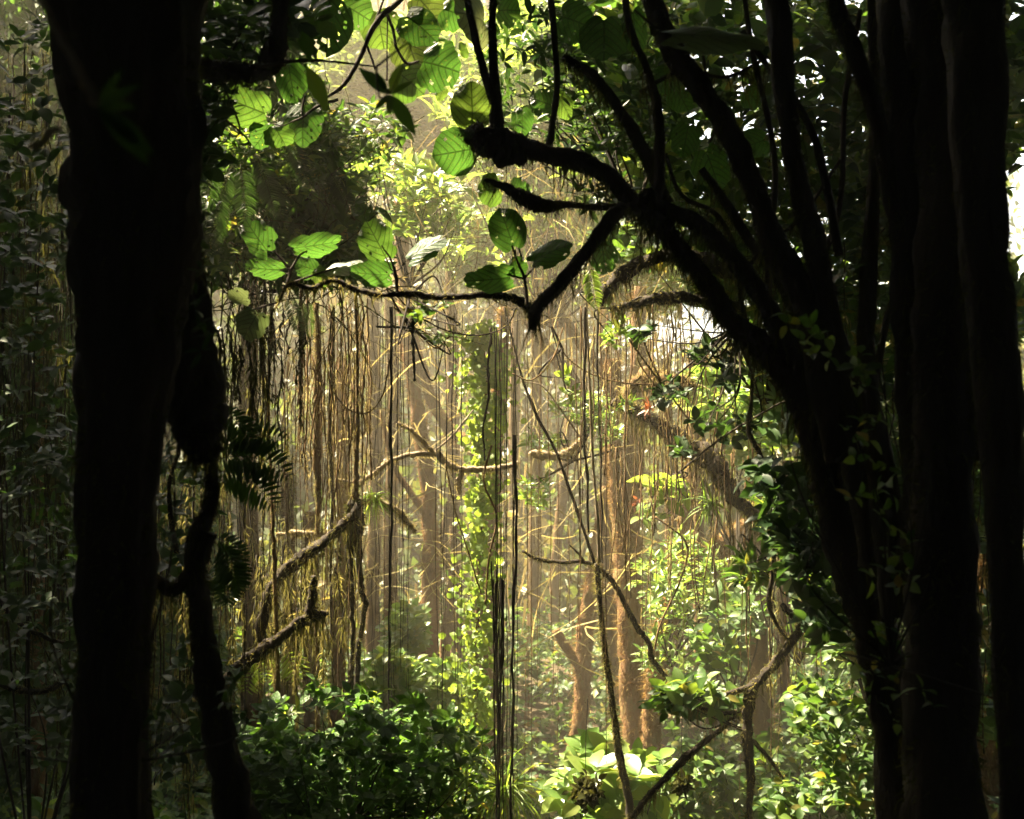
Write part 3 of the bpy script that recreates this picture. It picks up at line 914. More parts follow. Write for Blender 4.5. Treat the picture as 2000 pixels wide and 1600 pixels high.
mossy(root, [(985, 600, 3), (1005, 680, 4), (1022, 745, 5), (1050, 815, 6), (1085, 880, 6), (1110, 950, 6), (1135, 1020, 6), (1162, 1103, 7)], 5.6, 'bark', 'moss', 'stem', 0.35, 0, 0.02, 7, 0.2, 0.1, 0.8)
mossy(root, [(1018, 745, 2), (1060, 755, 3), (1095, 800, 3), (1130, 850, 3), (1150, 880, 2)], 5.6, 'pale', 'moss', 'twig', 0.2, 0, 0.02, 6, 0.2, 0.1, 0.8)
root = thing('mossy_liana', 'spiky mossed liana dropping from the fork to the bottom edge', 'liana', P(1240, 1650, 5.5))
mossy(root, [(1165, 1100, 9), (1172, 1180, 11), (1180, 1260, 11), (1190, 1330, 12), (1202, 1420, 14), (1212, 1490, 15), (1226, 1550, 17), (1240, 1650, 18)], 5.5, 'bark', 'moss', 'stem', 2.2, 0, 0.03, 9, 0.2, 0.05, 2.2)
mossy(root, [(1145, 560, 3), (1147, 640, 4), (1152, 760, 5), (1158, 900, 5), (1166, 1000, 6), (1170, 1100, 7)], 5.5, 'pale', 'moss', 'stem', 0.7, 0, 0.03, 7, 0.2, 0.08, 1.2)
root = thing('mossy_branch', 'crooked mossy branch reaching left then stepping down to the right', 'branch', P(1330, 1345, 5.7))
mossy(root, [(1020, 1076, 5), (1050, 1092, 7), (1095, 1098, 7), (1135, 1097, 8), (1165, 1108, 9), (1200, 1140, 11), (1225, 1190, 11), (1245, 1225, 10), (1268, 1258, 11), (1272, 1285, 10), (1300, 1320, 8), (1330, 1345, 8)], 5.7, 'bark', 'moss', 'limb', 1.6, 0.6, 0.04, 8, 0.3, 0.1, 1.2)
mossy(root, [(1112, 1064, 3), (1130, 1082, 4), (1142, 1098, 5)], 5.7, 'bark', 'moss', 'twig', 0.8, 0, .02, 6)
root = thing('mossy_branch', 'rim-lit mossy branch rising to the right out of the right-hand shrub', 'branch', P(1430, 1400, 4.6))
mossy(root, [(1620, 1150, 12), (1580, 1205, 16), (1540, 1262, 16), (1500, 1310, 17), (1470, 1345, 18), (1462, 1380, 22), (1460, 1440, 20), (1466, 1530, 14), (1462, 1600, 12)], 4.6, 'bark', 'moss', 'limb', 1.8, 0.8, 0.1, 10, 0.3, 0.1, 0.8)
mossy(root, [(1482, 1335, 10), (1440, 1350, 10), (1395, 1362, 8), (1350, 1378, 6), (1310, 1368, 4)], 4.6, 'bark', 'moss', 'twig', 1.6, 1.0, 0.12, 8, 0.3, 0.15, 1)
mossy(root, [(1465, 1380, 10), (1430, 1392, 9), (1390, 1388, 8), (1340, 1372, 5), (1290, 1355, 4)], 4.65, 'bark', 'moss', 'twig', 1.6, 1.8, 0.14, 8, 0.3, 0.15, 1)
mossy(root, [(1532, 1270, 9), (1520, 1300, 8), (1490, 1320, 8)], 4.6, 'bark', 'moss', 'twig', 1.6, .5, 0.1, 8, 0.3, 0.15, 1)
mossy(root, [(1525, 1180, 10), (1550, 1205, 12), (1575, 1215, 12)], 4.6, 'bark', 'moss', 'twig', 1.6, .5, 0.1, 8, 0.3, 0.15, 1)
mossy(root, [(1464, 1440, 8), (1500, 1480, 7), (1530, 1520, 5)], 4.6, 'bark', 'moss', 'twig', 1, .5, 0.1, 8, 0.3, 0.15, 1)
root = thing('mossy_branch', 'dark moss-hung branch slanting up from the bottom edge, right of the liana', 'branch', P(1240, 1590, 4.8))
mossy(root, [(1235, 1600, 9), (1262, 1560, 12), (1300, 1520, 14), (1340, 1480, 14), (1375, 1450, 12), (1425, 1410, 10)], 4.8, 'bark', 'moss', 'limb', 1.4, 2.0, 0.1, 9, 0.3, 0.1, 0.8)
root = thing('twisted_vine', 'twisted dark vine hanging in front of the right leaf mass', 'vine', P(1475, 740, 4.4))
mossy(root, [(1470, 730, 7), (1466, 800, 8), (1462, 840, 9), (1480, 880, 11), (1495, 920, 11), (1508, 980, 10), (1512, 1050, 7), (1508, 1120, 8), (1502, 1180, 11), (1520, 1225, 6), (1540, 1250, 4)], 4.4, 'bark', 'moss', 'stem', 1.4, 0.4, 0.06, 8, 0.3, 0.1, 0.8)

# slack vines looping between the branches
for pts, d, w, lab in [
        ([(650, 765, 1), (680, 800, 1), (720, 805, 1), (748, 770, 1), (762, 700, 1)], 5.4, 3, 'thin slack vine looping just left of the rusty trunk'),
        ([(820, 620, 1), (870, 645, 1), (930, 655, 1), (985, 640, 1), (1010, 600, 1)], 5.0, 3, 'dark slack vine sagging below the middle of the level branch'),
        ([(770, 600, 1), (810, 640, 1), (850, 680, 1), (880, 655, 1)], 5.2, 3, 'short slack vine carrying small leaves under the level branch'),
        ([(1000, 730, 1), (1040, 742, 1), (1080, 700, 1), (1100, 640, 1)], 5.2, 3, 'upturned thin twig beside the top of the leaning liana'),
        ([(1080, 640, 1), (1110, 700, 1), (1180, 740, 1), (1280, 750, 1), (1340, 720, 1)], 5.6, 3, 'long thin vine sagging toward the sunlit root clump'),
        ([(1240, 600, 1), (1262, 680, 1), (1290, 740, 1), (1330, 800, 1), (1372, 850, 1)], 5.3, 4, 'slanting twig dropping to the bend of the root-hung branch'),
        ([(1265, 640, 1), (1245, 700, 1), (1290, 770, 1), (1310, 850, 1)], 5.5, 3, 'wavering twig crossing the sunlit root clump'),
        ([(1600, 760, 1), (1520, 790, 1), (1450, 830, 1), (1390, 870, 1), (1330, 920, 1)], 4.6, 4, 'thin bare twig reaching left from the right-hand stems'),
        ([(1180, 560, 1), (1215, 640, 1), (1255, 700, 1), (1300, 760, 1)], 5.2, 4, 'long bare twig slanting down from under the arched branch'),
        ([(960, 870, 1), (945, 940, 1), (970, 1010, 1), (955, 1090, 1), (948, 1180, 1)], 5.4, 4, 'crooked vine weaving in front of the orange trunk by the climber'),
        ([(870, 905, 1), (890, 1000, 1), (915, 1080, 1), (940, 1160, 1)], 6.0, 3, 'hair-mossed vine trailing from the fork of the pale twig'),
        ([(1280, 1010, 1), (1340, 1060, 1), (1330, 1130, 1), (1290, 1220, 1), (1275, 1290, 1)], 6.0, 4, 'curving bare vine before the forked orange trunk'),
        ([(-20, 1150, 1), (40, 1220, 1), (90, 1245, 1), (150, 1270, 1)], 4.5, 9, 'mossy vine sloping in from the far left edge'),
        ([(-20, 1330, 1), (50, 1350, 1), (110, 1340, 1), (170, 1280, 1)], 4.5, 12, 'dark slack vine sagging low at the far left edge'),
        ([(290, 700, 1), (330, 760, 1), (350, 860, 1), (330, 960, 1), (345, 1080, 1)], 3.6, 9, 'dark vine wandering down the slit right of the huge trunk')]:
    root = thing('slack_vine', lab, 'vine', P(pts[0][0], pts[0][1], d))
    mossy(root, [(a_, b_, w) for a_, b_, _ in pts], d, 'brown' if d > 5 else 'bark', 'moss', 'stem', 0.5 if w < 5 else 1.5, 0.3, 0.04, 6, 0.3, 0.15, 1.0, 10)

# root nest and the knotted lianas at left
root = thing('knotted_liana', 'knotted liana with a dark root nest halfway, down to the bottom left shrub', 'liana', P(692, 600, 5.6))
mossy(root, [(694, 560, 5), (698, 700, 6), (697, 820, 7), (696, 900, 9), (694, 960, 14), (692, 985, 22)], 5.6, 'brown', 'moss', 'stem', 1.4, 0.2, 0.05, 8, 0.3, 0.15, 1)
mossy(root, [(694, 975, 18), (692, 1000, 36), (692, 1035, 34), (690, 1070, 22)], 5.6, 'bark', 'darkmoss', 'nest', 4.0, 2.0, 0.09, 10, 0.35, 0.1, 0.8)
mossy(root, [(684, 1060, 10), (686, 1150, 9), (690, 1240, 10), (684, 1340, 10), (688, 1430, 9), (676, 1480, 7), (684, 1530, 8), (692, 1640, 8)], 5.6, 'bark', 'moss', 'stem', 1.8, 0.2, 0.05, 8, 0.3, 0.2, 1)
mossy(root, [(700, 1060, 11), (704, 1140, 12), (712, 1180, 12), (706, 1230, 9), (698, 1290, 12), (700, 1420, 9), (698, 1470, 8), (712, 1500, 6), (708, 1535, 7), (696, 1550, 8)], 5.55, 'bark', 'moss', 'stem', 1.8, 0.2, 0.05, 8, 0.3, 0.2, 1)
root = thing('mossy_liana', 'straight moss-coated liana left of the one with the root nest', 'liana', P(620, 600, 6.0))
mossy(root, [(618, 590, 10), (622, 760, 14), (620, 900, 15), (622, 1000, 10), (616, 1150, 8), (620, 1300, 7), (618, 1500, 6)], 6.0, 'brown', 'moss', 'stem', 2.0, 0.6, 0.07, 9, 0.35, 0.15, 1.2)
root = thing('mossy_liana', 'dark-cored liana between the straight mossy one and the root nest', 'liana', P(645, 780, 5.9))
mossy(root, [(652, 600, 5), (645, 780, 7), (646, 900, 6), (650, 980, 7), (646, 1120, 6), (650, 1350, 4)], 5.9, 'bark', 'moss', 'stem', 1.3, 0.3, 0.06, 8, 0.35, 0.15, 1)
root = thing('mossy_liana', 'moss-ringed liana ending in a thick brown sleeve, leftmost of the sunlit ones', 'liana', P(538, 700, 5.2))
mossy(root, [(530, 600, 5), (524, 800, 6), (532, 1000, 6), (538, 1150, 8), (541, 1290, 9), (542, 1400, 13), (543, 1480, 9), (545, 1600, 6)], 5.2, 'brown', 'moss', 'stem', 2.0, 0.4, 0.05, 8, 0.35, 0.15, 1)

# ---------------------------------------------------------------- curtains of rootlets
def ropes(name, label, cat, x0, x1, y0, y1, d0, d1, nl, lmin, lmax, dens, sl, sw, mat, core='bark', kind=None):
    """Hanging mossy cords: a thin wavering core, clad in short drooping tufts with bare stretches between."""
    g, gc = Geo(), Geo()
    for _ in range(nl):
        d = U(d0, d1)
        a_ = P(U(x0, x1), U(y0, y1), d)
        L = U(lmin, lmax)
        k = max(6, int(L / 0.05))
        w_ = np.cumsum(N_(size=(k, 2)) * 0.0035, 0)
        c = a_ + np.stack([w_[:, 0] + 0.01 * np.sin(np.linspace(0, U(2, 9), k)), w_[:, 1], -np.linspace(0, L, k)], 1)
        tube(gc, c, np.full(k, 0.0022) * U(0.6, 1.8), 4, 0.3)
        m = int(dens * L)
        i = U(0, k - 1.001, m)
        amp = U(0, 1, k) ** 1.5
        ai = np.interp(i, np.arange(k), amp)
        i, ai = i[U(0, 1, m) < 0.1 + ai], ai[U(0, 1, m) < 2]
        m = len(i)
        ai = np.interp(i, np.arange(k), amp)
        ii = i.astype(int)
        f = (i - ii)[:, None]
        p = c[ii] * (1 - f) + c[ii + 1] * f
        o = rdir(m, -0.6)
        strips(g, p, o, sl * (0.3 + ai) * U(0.4, 1.3, m), sw * U(0.5, 1.3, m), 3, 0.9, 0.35, np.clip(U(0, 1, m) * 0.6 + ai * 0.4, 0, 1))
    at = P((x0 + x1) / 2, y0, (d0 + d1) / 2)
    root = thing(name, label, cat, at)
    gc.build('cords', M[core], root)
    g.build('tufts', M[mat], root)
    return root


def curtain(name, label, cat, x0, x1, y0, y1, d0, d1, n, lmin, lmax, w, mat, holes=3.0, curl=0.11, thr=-0.3, kind=None):
    g = Geo()
    px_, py_ = U(x0, x1, n), U(y0, y1, n)
    d = U(d0, d1, n)
    k = np.sin(px_ * 0.06 * holes / 3 + np.sin(py_ * 0.02)) > thr
    px_, py_, d = px_[k], py_[k], d[k]
    p = PV(px_, py_, d)
    m = len(p)
    strips(g, p, norm(np.array([0, 0, -1.0]) + N_(size=(m, 3)) * 0.12), U(lmin, lmax, m) * U(0.3, 1.0, m), w * U(0.3, 1.0, m) ** 1.5, 9, 0.35, curl * 1.5, taper=0.6)
    o = g.build(name, M[mat], origin=P((x0 + x1) / 2, y0, (d0 + d1) / 2))
    return tag(o, label, cat, kind=kind)


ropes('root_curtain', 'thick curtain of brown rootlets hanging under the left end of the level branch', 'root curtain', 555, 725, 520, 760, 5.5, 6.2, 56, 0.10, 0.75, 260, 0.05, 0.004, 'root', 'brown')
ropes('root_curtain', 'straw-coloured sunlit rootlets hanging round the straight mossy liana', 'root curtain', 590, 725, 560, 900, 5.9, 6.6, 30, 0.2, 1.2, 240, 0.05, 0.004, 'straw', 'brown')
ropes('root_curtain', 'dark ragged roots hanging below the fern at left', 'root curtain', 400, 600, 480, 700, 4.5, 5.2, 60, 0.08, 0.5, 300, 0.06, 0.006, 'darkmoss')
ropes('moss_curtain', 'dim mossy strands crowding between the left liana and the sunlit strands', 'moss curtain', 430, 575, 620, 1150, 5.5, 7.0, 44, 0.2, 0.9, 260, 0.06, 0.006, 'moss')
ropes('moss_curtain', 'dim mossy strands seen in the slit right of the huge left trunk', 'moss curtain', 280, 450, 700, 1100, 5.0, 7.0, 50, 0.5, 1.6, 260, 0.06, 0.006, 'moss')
ropes('moss_curtain', 'dark mossy strands filling the far left edge beyond the trunk', 'moss curtain', -30, 170, 50, 900, 4.5, 7.0, 110, 0.4, 1.6, 240, 0.07, 0.007, 'darkmoss')  # darker moss colour puts the shade into these strands
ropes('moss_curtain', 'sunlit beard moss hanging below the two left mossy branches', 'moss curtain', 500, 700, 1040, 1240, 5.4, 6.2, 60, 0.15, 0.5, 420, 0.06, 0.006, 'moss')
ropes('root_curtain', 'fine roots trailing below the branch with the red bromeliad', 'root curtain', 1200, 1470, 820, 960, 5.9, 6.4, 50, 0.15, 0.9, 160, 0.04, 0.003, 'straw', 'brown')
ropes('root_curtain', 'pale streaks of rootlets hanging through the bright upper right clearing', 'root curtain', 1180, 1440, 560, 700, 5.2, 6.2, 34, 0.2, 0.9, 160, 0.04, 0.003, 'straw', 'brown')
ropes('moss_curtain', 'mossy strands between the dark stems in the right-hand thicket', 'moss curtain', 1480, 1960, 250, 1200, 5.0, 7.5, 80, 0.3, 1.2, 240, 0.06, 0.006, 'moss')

g = Geo()
n = 110000
d = U(10, 14, n)
p = PV(U(-160, 440, n), U(-160, 1600, n), d)
a, b = pix(p)
p = p[~((a > 150) & (b < 900))]
k_ = np.sin(p[:, 0] * 3 + np.sin(p[:, 2] * 2.2) * 2) * np.sin(p[:, 2] * 2.6 + p[:, 1]) > -0.75
p = p[k_]
leaves(g, p, norm(rdir(len(p)) + np.array([0, -.2, -.5])), norm(np.array([0, -0.5, 0.8]) + N_(size=(len(p), 3)) * 0.5), U(0.07, 0.15, len(p)), T_QUAD)
n = 26000
p = PV(U(-200, 160, n), U(-160, 1600, n), U(7.2, 9.5, n))
k_ = np.sin(p[:, 0] * 4 + np.sin(p[:, 2] * 3) * 2) * np.sin(p[:, 2] * 3.4 + p[:, 1]) > -0.7
p = p[k_]
leaves(g, p, norm(rdir(len(p)) + np.array([0, -.2, -.5])), norm(np.array([0, -0.5, 0.8]) + N_(size=(len(p), 3)) * 0.5), U(0.06, 0.13, len(p)), T_QUAD, U(0, 0.5, len(p)))  # tint kept low, so shade sits in the leaf colour
n = 7500
p = PV(U(380, 740, n), U(-160, 540, n), U(4.6, 5.5, n))
a, b = pix(p)
k_ = np.sin(p[:, 0] * 9 + np.sin(p[:, 2] * 7) * 2) * np.sin(p[:, 2] * 8 + p[:, 1] * 3) > -0.6
p = p[~((a > 590 + (b - 100) * 0.35) & (b < 400)) & k_]
leaves(g, p, norm(rdir(len(p)) + np.array([0.2, -.2, -.6])), norm(np.array([0, -0.5, 0.8]) + N_(size=(len(p), 3)) * 0.5), U(0.04, 0.11, len(p)), T_LANCE, U(0, 0.55, len(p)))  # low tints put the shade of this mass into its leaf colour
tag(g.build('dark_thicket', M['green'], origin=P(150, 700, 9)), 'unlit thicket closing the forest behind the huge left trunk', 'thicket', kind='stuff')

# a wild tangle of thin twigs behind the level branch
g = Geo()
n = 800
p = PV(U(780, 1500, n), U(230, 640, n), U(6.9, 7.9, n))
strips(g, p, rdir(n, -0.6), U(0.2, 0.7, n), U(0.002, 0.006, n), 7, 0.12, 0.2, taper=0.5)
tag(g.build('twig_tangle', M['root'], origin=P(1100, 450, 6.5)), 'wild tangle of thin sunlit twigs behind the level branch', 'twigs', kind='stuff')
g = Geo()
n = 380
p = PV(U(430, 740, n), U(230, 600, n), U(4.6, 5.2, n))
strips(g, p, rdir(n, -0.5), U(0.15, 0.6, n), U(0.002, 0.006, n), 7, 0.10, 0.2, taper=0.5)
tag(g.build('twig_tangle', M['darkmoss'], origin=P(600, 450, 6)), 'shaded tangle of twigs and moss in the upper left', 'twigs', kind='stuff')

g = Geo()
n = 430
p = PV(U(560, 1500, n), U(560, 1300, n), U(8.5, 13, n))
strips(g, p, rdir(n, 0.2), U(0.4, 1.6, n), U(0.006, 0.016, n), 9, 0.05, 0.22, taper=0.7)
tag(g.build('twig_tangle', M['straw'], origin=P(1000, 900, 10)), 'tangled golden twigs and dead limbs in the mist of the clearing', 'twigs', kind='stuff')

# ---------------------------------------------------------------- thin aerial roots, each a thing
def aerial(px0, top, bot, d, w, label, group, wave=2.0, mat='bark', fz=0.0):
    k = 26
    py_ = np.linspace(top, bot, k)
    ph = U(0, 6.28, 3)
    px_ = px0 + wave * (np.sin(py_ * 0.006 + ph[0]) + 0.5 * np.sin(py_ * 0.017 + ph[1]) + 0.3 * np.sin(py_ * 0.05 + ph[2])) + np.linspace(0, U(-10, 10), k) + N_(size=k) * 0.5
    c = PV(px_, py_, np.full(k, d))
    r = np.full(k, w / 2 / FPX * d) * U(0.7, 1.3, k) * np.linspace(1.1, 0.7, k)
    g = Geo()
    tube(g, c, r, 5, 0.2)
    if fz:
        fuzz(g, c, r, int(fz * 500), 0.006 + r.mean() * 2, 0.0015, 0.2)
    return tag(g.build('aerial_root', M[mat], origin=c[0]), label, 'aerial root', group)


SETS = [
    (730, 800, 14, 580, 640, 1150, 1600, 5.2, 1.6, 'bark', 'hair-thin straight aerial root hanging left of the rusty trunk', 'aerial roots left of the rusty trunk'),
    (845, 905, 7, 590, 640, 1250, 1600, 5.4, 2.0, 'bark', 'dark straight aerial root hanging between the rusty trunk and the climber', 'aerial roots between rusty trunk and climber'),
    (962, 1012, 12, 600, 660, 1350, 1600, 5.0, 2.4, 'bark', 'dark aerial root in the dense bundle right of the climber', 'bundle of dark aerial roots'),
    (1015, 1110, 9, 600, 660, 1100, 1600, 5.6, 1.8, 'brown', 'thin aerial root hanging over the grey trunks right of the bundle', 'aerial roots over the grey trunks'),
    (1110, 1230, 13, 590, 640, 900, 1500, 5.4, 2.6, 'brown', 'brown aerial root hanging beside the leaning liana', 'aerial roots beside the leaning liana'),
    (1240, 1430, 8, 620, 700, 900, 1400, 5.8, 2.0, 'brown', 'thin aerial root hanging across the sunlit right side', 'aerial roots on the sunlit right side'),
    (520, 720, 16, 600, 700, 1200, 1600, 5.3, 2.2, 'brown', 'thin aerial root hanging among the mossy lianas at left', 'aerial roots among the left lianas'),
    (425, 530, 8, 680, 900, 1100, 1600, 4.6, 2.4, 'bark', 'dark aerial root hanging before the stout trunk at left', 'aerial roots at the dark left side'),
    (1440, 1620, 8, 1100, 1250, 1400, 1600, 5.0, 2.2, 'brown', 'thin aerial root hanging beside the lower right branch', 'aerial roots by the lower right branch'),
    (960, 985, 9, 1080, 1150, 1560, 1640, 4.9, 3.6, 'bark', 'black aerial root in the thick strand ending at the grass tuft', 'black roots above the grass tuft'),
]
ORD = 'first second third fourth fifth sixth seventh eighth ninth tenth eleventh twelfth thirteenth fourteenth fifteenth sixteenth'.split()
for x0, x1, n, t0, t1, b0, b1, d, w, mt, lab, grp in SETS:
    for k in range(n):
        px0 = x0 + (x1 - x0) * (k + U(0.1, 0.9)) / n
        aerial(px0, U(t0, t1), U(b0, b1), d * U(0.94, 1.08), w * U(0.45, 1.0), ORD[k] + ' from left: ' + lab, grp, U(0.5, 3.0) * (3 if U() < 0.25 else 1), mt, 0.6 if U() < 0.4 else 0)
for px0, t, b, d, w, wv, lab in [
        (764, 600, 1560, 5.0, 5, 2, 'straight mossy aerial root, thickest in the strand left of the rusty trunk'),
        (1003, 850, 1600, 5.2, 7, 4, 'fuzzy pale aerial root at the right edge of the dark root bundle'),
        (1143, 600, 1040, 5.3, 6, 3, 'thick fuzzy aerial root hanging just left of the mossy branch with the bromeliad'),
        (1170, 600, 1100, 5.3, 4, 3, 'dark aerial root meeting the fork of the crooked branch'),
        (806, 600, 745, 5.0, 6, 3, 'short thick dark aerial root with a hooked free tip'),
        (960, 640, 900, 5.3, 5, 9, 'snaking dark aerial root winding beside the climber')]:
    aerial(px0, t, b, d, w, lab, None, wv, 'bark', 1.0)

# ---------------------------------------------------------------- the bright climber
root = thing('climbing_plant', 'column of bright yellow-green round leaves climbing in the middle', 'climber', P(935, 1560, 6.9))
g = Geo()
axis = spline([P(942, 640, 7.0), P(946, 730, 7.0), P(948, 850, 7.0), P(938, 1000, 6.95), P(932, 1200, 6.9), P(928, 1400, 6.9), P(915, 1560, 6.9)], 12)
tube(g, axis, np.full(len(axis), 0.012), 6, 0.3)
g.build('stem', M['brown'], root)
g = Geo()
n = 2700
k = (U(0, 1, n) * (len(axis) - 1)).astype(int)
sp = np.interp(k / len(axis), [0, 0.15, 0.4, 0.65, 1], [0.045, 0.085, 0.05, 0.07, 0.045])
p = axis[k] + N_(size=(n, 3)) * sp[:, None] * np.array([1, 0.6, 0.5]) + np.array([0, -0.04, 0])
leaves(g, p, norm(rdir(n) * 0.7 + np.array([0, -0.15, -0.7])), norm(np.array([-0.2, -1.0, 0.5]) + N_(size=(n, 3)) * 0.5), 0.016 + 0.036 * U(0, 1, n) ** 1.7, T_ROUND, wid=1.1)
g.build('leaves', M['climber'], root)

# ---------------------------------------------------------------- ferns, palms, grass, bromeliads
def frond(g, gs, base, d0, up, L, nl, lw, wid=0.22, droop=0.6, tint=0.5, ang=0.35):
    """A feather-shaped frond: a midrib and nl pairs of leaflets."""
    k = 14
    pts = [base]
    d = d0 / np.linalg.norm(d0)
    for i_ in range(k):
        d = norm(d + np.array([0, 0, -droop / k]))
        pts.append(pts[-1] + d * L / k)
    c = np.array(pts)
    tube(gs, c, np.linspace(0.006, 0.0015, len(c)) * L, 4)
    t = np.linspace(0.1, 0.98, nl)
    idx = t * (len(c) - 1)
    i0 = idx.astype(int)
    f = (idx - i0)[:, None]
    p = c[i0] * (1 - f) + c[np.minimum(i0 + 1, len(c) - 1)] * f
    tan = norm(np.gradient(c, axis=0))[i0]
    side = norm(np.cross(tan, up))
    ln = L * lw * np.sin(np.clip(t * 0.85 + 0.18, 0, 1) * np.pi) ** 0.7
    for s in (-1, 1):
        leaves(g, p, norm(side * s + tan * ang + N_(size=p.shape) * 0.06 + np.array([0, 0, -0.15])), np.broadcast_to(up, p.shape) + N_(size=p.shape) * 0.1,
               ln, T_LANCE, np.full(len(p), tint) + U(-.2, .2, len(p)), wid / 0.30)


def fern(name, label, cat, fr, mat, nl=26, lw=0.22, wid=0.2, droop=0.5):
    """fr: list of (px, py, px_tip, py_tip, depth)"""
    root = thing(name, label, cat, P(fr[0][0], fr[0][1], fr[0][4]))
    g, gs = Geo(), Geo()
    for (x0, y0, x1, y1, d) in fr:
        a, b = P(x0, y0, d), P(x1, y1, d)
        v = b - a + np.array([0, U(-.05, .05), np.linalg.norm(b - a) * droop * 0.35])
        frond(g, gs, a, v, norm(np.array([U(-.2, .2), -1.0, 0.35])), np.linalg.norm(b - a) * 1.05, nl, lw, wid, droop)
    gs.build('stems', M['bark'], root)
    g.build('fronds', M[mat], root)


# ---------------------------------------------------------------- shrubs
def shrub(name, label, cat, blobs, d, nw, k, lpx, tpl, mat, base, stem='bark', elev=0.35, nst=8, dep=0.6, jit=0.3, tint=None):
    """blobs: (px, py, rx, ry) patches of foliage; base: (px, py) of the foot."""
    B = P(base[0], base[1], d)
    root = thing(name, label, cat, B)
    wts = np.array([b[2] * b[3] for b in blobs], float)
    wts /= wts.sum()
    g, gs = Geo(), Geo()
    for (bx, by, rx, ry), wt in zip(blobs, wts):
        m = max(3, int(nw * wt))
        r = U(0, 1, m) ** 0.5
        th = U(0, 2 * np.pi, m)
        dd = d + U(-dep, dep, m)
        p = PV(bx + rx * r * np.cos(th), by + ry * r * np.sin(th), dd)
        whorls(g, p, k, lpx / FPX * d * U(0.7, 1.2, m), tpl, None, elev, 0.3, tint, jit)
        for q_ in p[:max(2, int(nst * wt) + 1)]:
            mid_ = (B + q_) / 2 + N_(size=3) * 0.08
            c = spline([B, mid_, q_], 8)
            tube(gs, c, np.linspace(0.007, 0.0015, len(c)) * (d / 6), 5, 0.2)
    gs.build('stems', M[stem], root)
    g.build('leaves', M[mat], root)
    return root


shrub('leafy_shrub', 'dark glossy shrub with ribbed leaves filling the bottom left', 'shrub',
      [(640, 1530, 170, 80), (740, 1440, 80, 50), (700, 1375, 40, 24), (540, 1400, 40, 30), (560, 1470, 60, 40), (820, 1490, 70, 50), (800, 1390, 26, 24), (480, 1480, 40, 60), (620, 1350, 20, 26), (660, 1450, 60, 30), (860, 1420, 24, 30), (500, 1580, 60, 30)], 5.0, 820, 4, 30, T_OVAL, 'ribbed', (690, 1800))
shrub('leafy_shrub', 'narrow-leaved green shrub between the dark ribbed one and the dark root bundle', 'shrub',
      [(880, 1540, 70, 60), (920, 1460, 40, 40), (850, 1590, 60, 20), (780, 1560, 40, 40)], 5.3, 230, 6, 32, T_LANCE, 'green', (880, 1750), jit=0.6)
fern('fern', 'green fern fronds arching out of the bottom left shrubs', 'fern', [(560, 1600, 480, 1500, 4.6), (565, 1600, 640, 1490, 4.6), (560, 1600, 545, 1460, 4.6), (570, 1610, 700, 1560, 4.6), (790, 1600, 740, 1500, 4.7), (795, 1600, 860, 1500, 4.7), (790, 1600, 800, 1470, 4.7)], 'fern', 26, 0.24, 0.2, 0.8)
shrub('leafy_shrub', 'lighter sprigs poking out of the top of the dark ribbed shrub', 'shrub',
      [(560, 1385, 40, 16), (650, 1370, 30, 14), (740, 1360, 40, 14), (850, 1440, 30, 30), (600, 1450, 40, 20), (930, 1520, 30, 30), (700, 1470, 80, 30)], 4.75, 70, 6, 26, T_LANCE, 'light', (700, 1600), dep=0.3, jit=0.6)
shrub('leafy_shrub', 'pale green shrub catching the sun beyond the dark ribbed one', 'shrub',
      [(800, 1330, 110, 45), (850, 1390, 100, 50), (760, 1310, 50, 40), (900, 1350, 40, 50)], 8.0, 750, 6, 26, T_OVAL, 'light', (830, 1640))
shrub('leafy_shrub', 'small far shrub glowing pale beside the foot of the rust-brown trunk', 'shrub',
      [(795, 1225, 42, 40), (775, 1260, 30, 25)], 10.0, 170, 6, 26, T_OVAL, 'light', (790, 1460))
shrub('leafy_shrub', 'bright broad-leaved shrub at the bottom behind the spiky liana', 'shrub',
      [(1180, 1500, 90, 45), (1250, 1520, 60, 50), (1130, 1545, 50, 30), (1200, 1580, 80, 30)], 6.3, 95, 6, 56, T_OVAL, 'light', (1190, 1760), elev=0.25)
shrub('leafy_shrub', 'low mixed green shrub under the lower right mossy branch', 'shrub',
      [(1430, 1560, 140, 60), (1540, 1500, 80, 70), (1370, 1500, 60, 50), (1600, 1580, 80, 50)], 6.6, 620, 5, 27, T_OVAL, 'green', (1470, 1760))
shrub('leafy_shrub', 'spray of fresh green leaves at the tip of the rim-lit branch', 'shrub',
      [(1345, 1345, 60, 20), (1400, 1370, 50, 16), (1320, 1370, 40, 20)], 4.7, 46, 5, 42, T_OVAL, 'green', (1440, 1400), nst=4, dep=0.15)
shrub('leafy_shrub', 'dark shrub at the foot of the many-stemmed tree', 'shrub',
      [(1680, 1480, 90, 110), (1600, 1380, 60, 60), (1760, 1560, 80, 60), (1540, 1560, 60, 40)], 4.6, 560, 4, 28, T_OVAL, 'green', (1700, 1800))
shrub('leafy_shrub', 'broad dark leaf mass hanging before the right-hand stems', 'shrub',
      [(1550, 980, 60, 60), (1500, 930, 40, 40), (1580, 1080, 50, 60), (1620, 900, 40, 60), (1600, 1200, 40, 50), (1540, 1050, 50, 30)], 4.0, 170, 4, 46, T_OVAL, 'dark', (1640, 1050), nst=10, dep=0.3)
shrub('leafy_shrub', 'yellow-green leaves glowing behind the dark leaf mass at right', 'shrub',
      [(1560, 985, 60, 22), (1500, 1000, 30, 20)], 6.8, 60, 5, 44, T_OVAL, 'climber', (1560, 1300))
shrub('leafy_shrub', 'small spray of green leaves right of the forked orange trunk', 'shrub',
      [(1460, 1115, 45, 25), (1440, 1090, 25, 14)], 4.6, 16, 6, 48, T_LANCE, 'green', (1530, 1130), nst=3, dep=0.1)
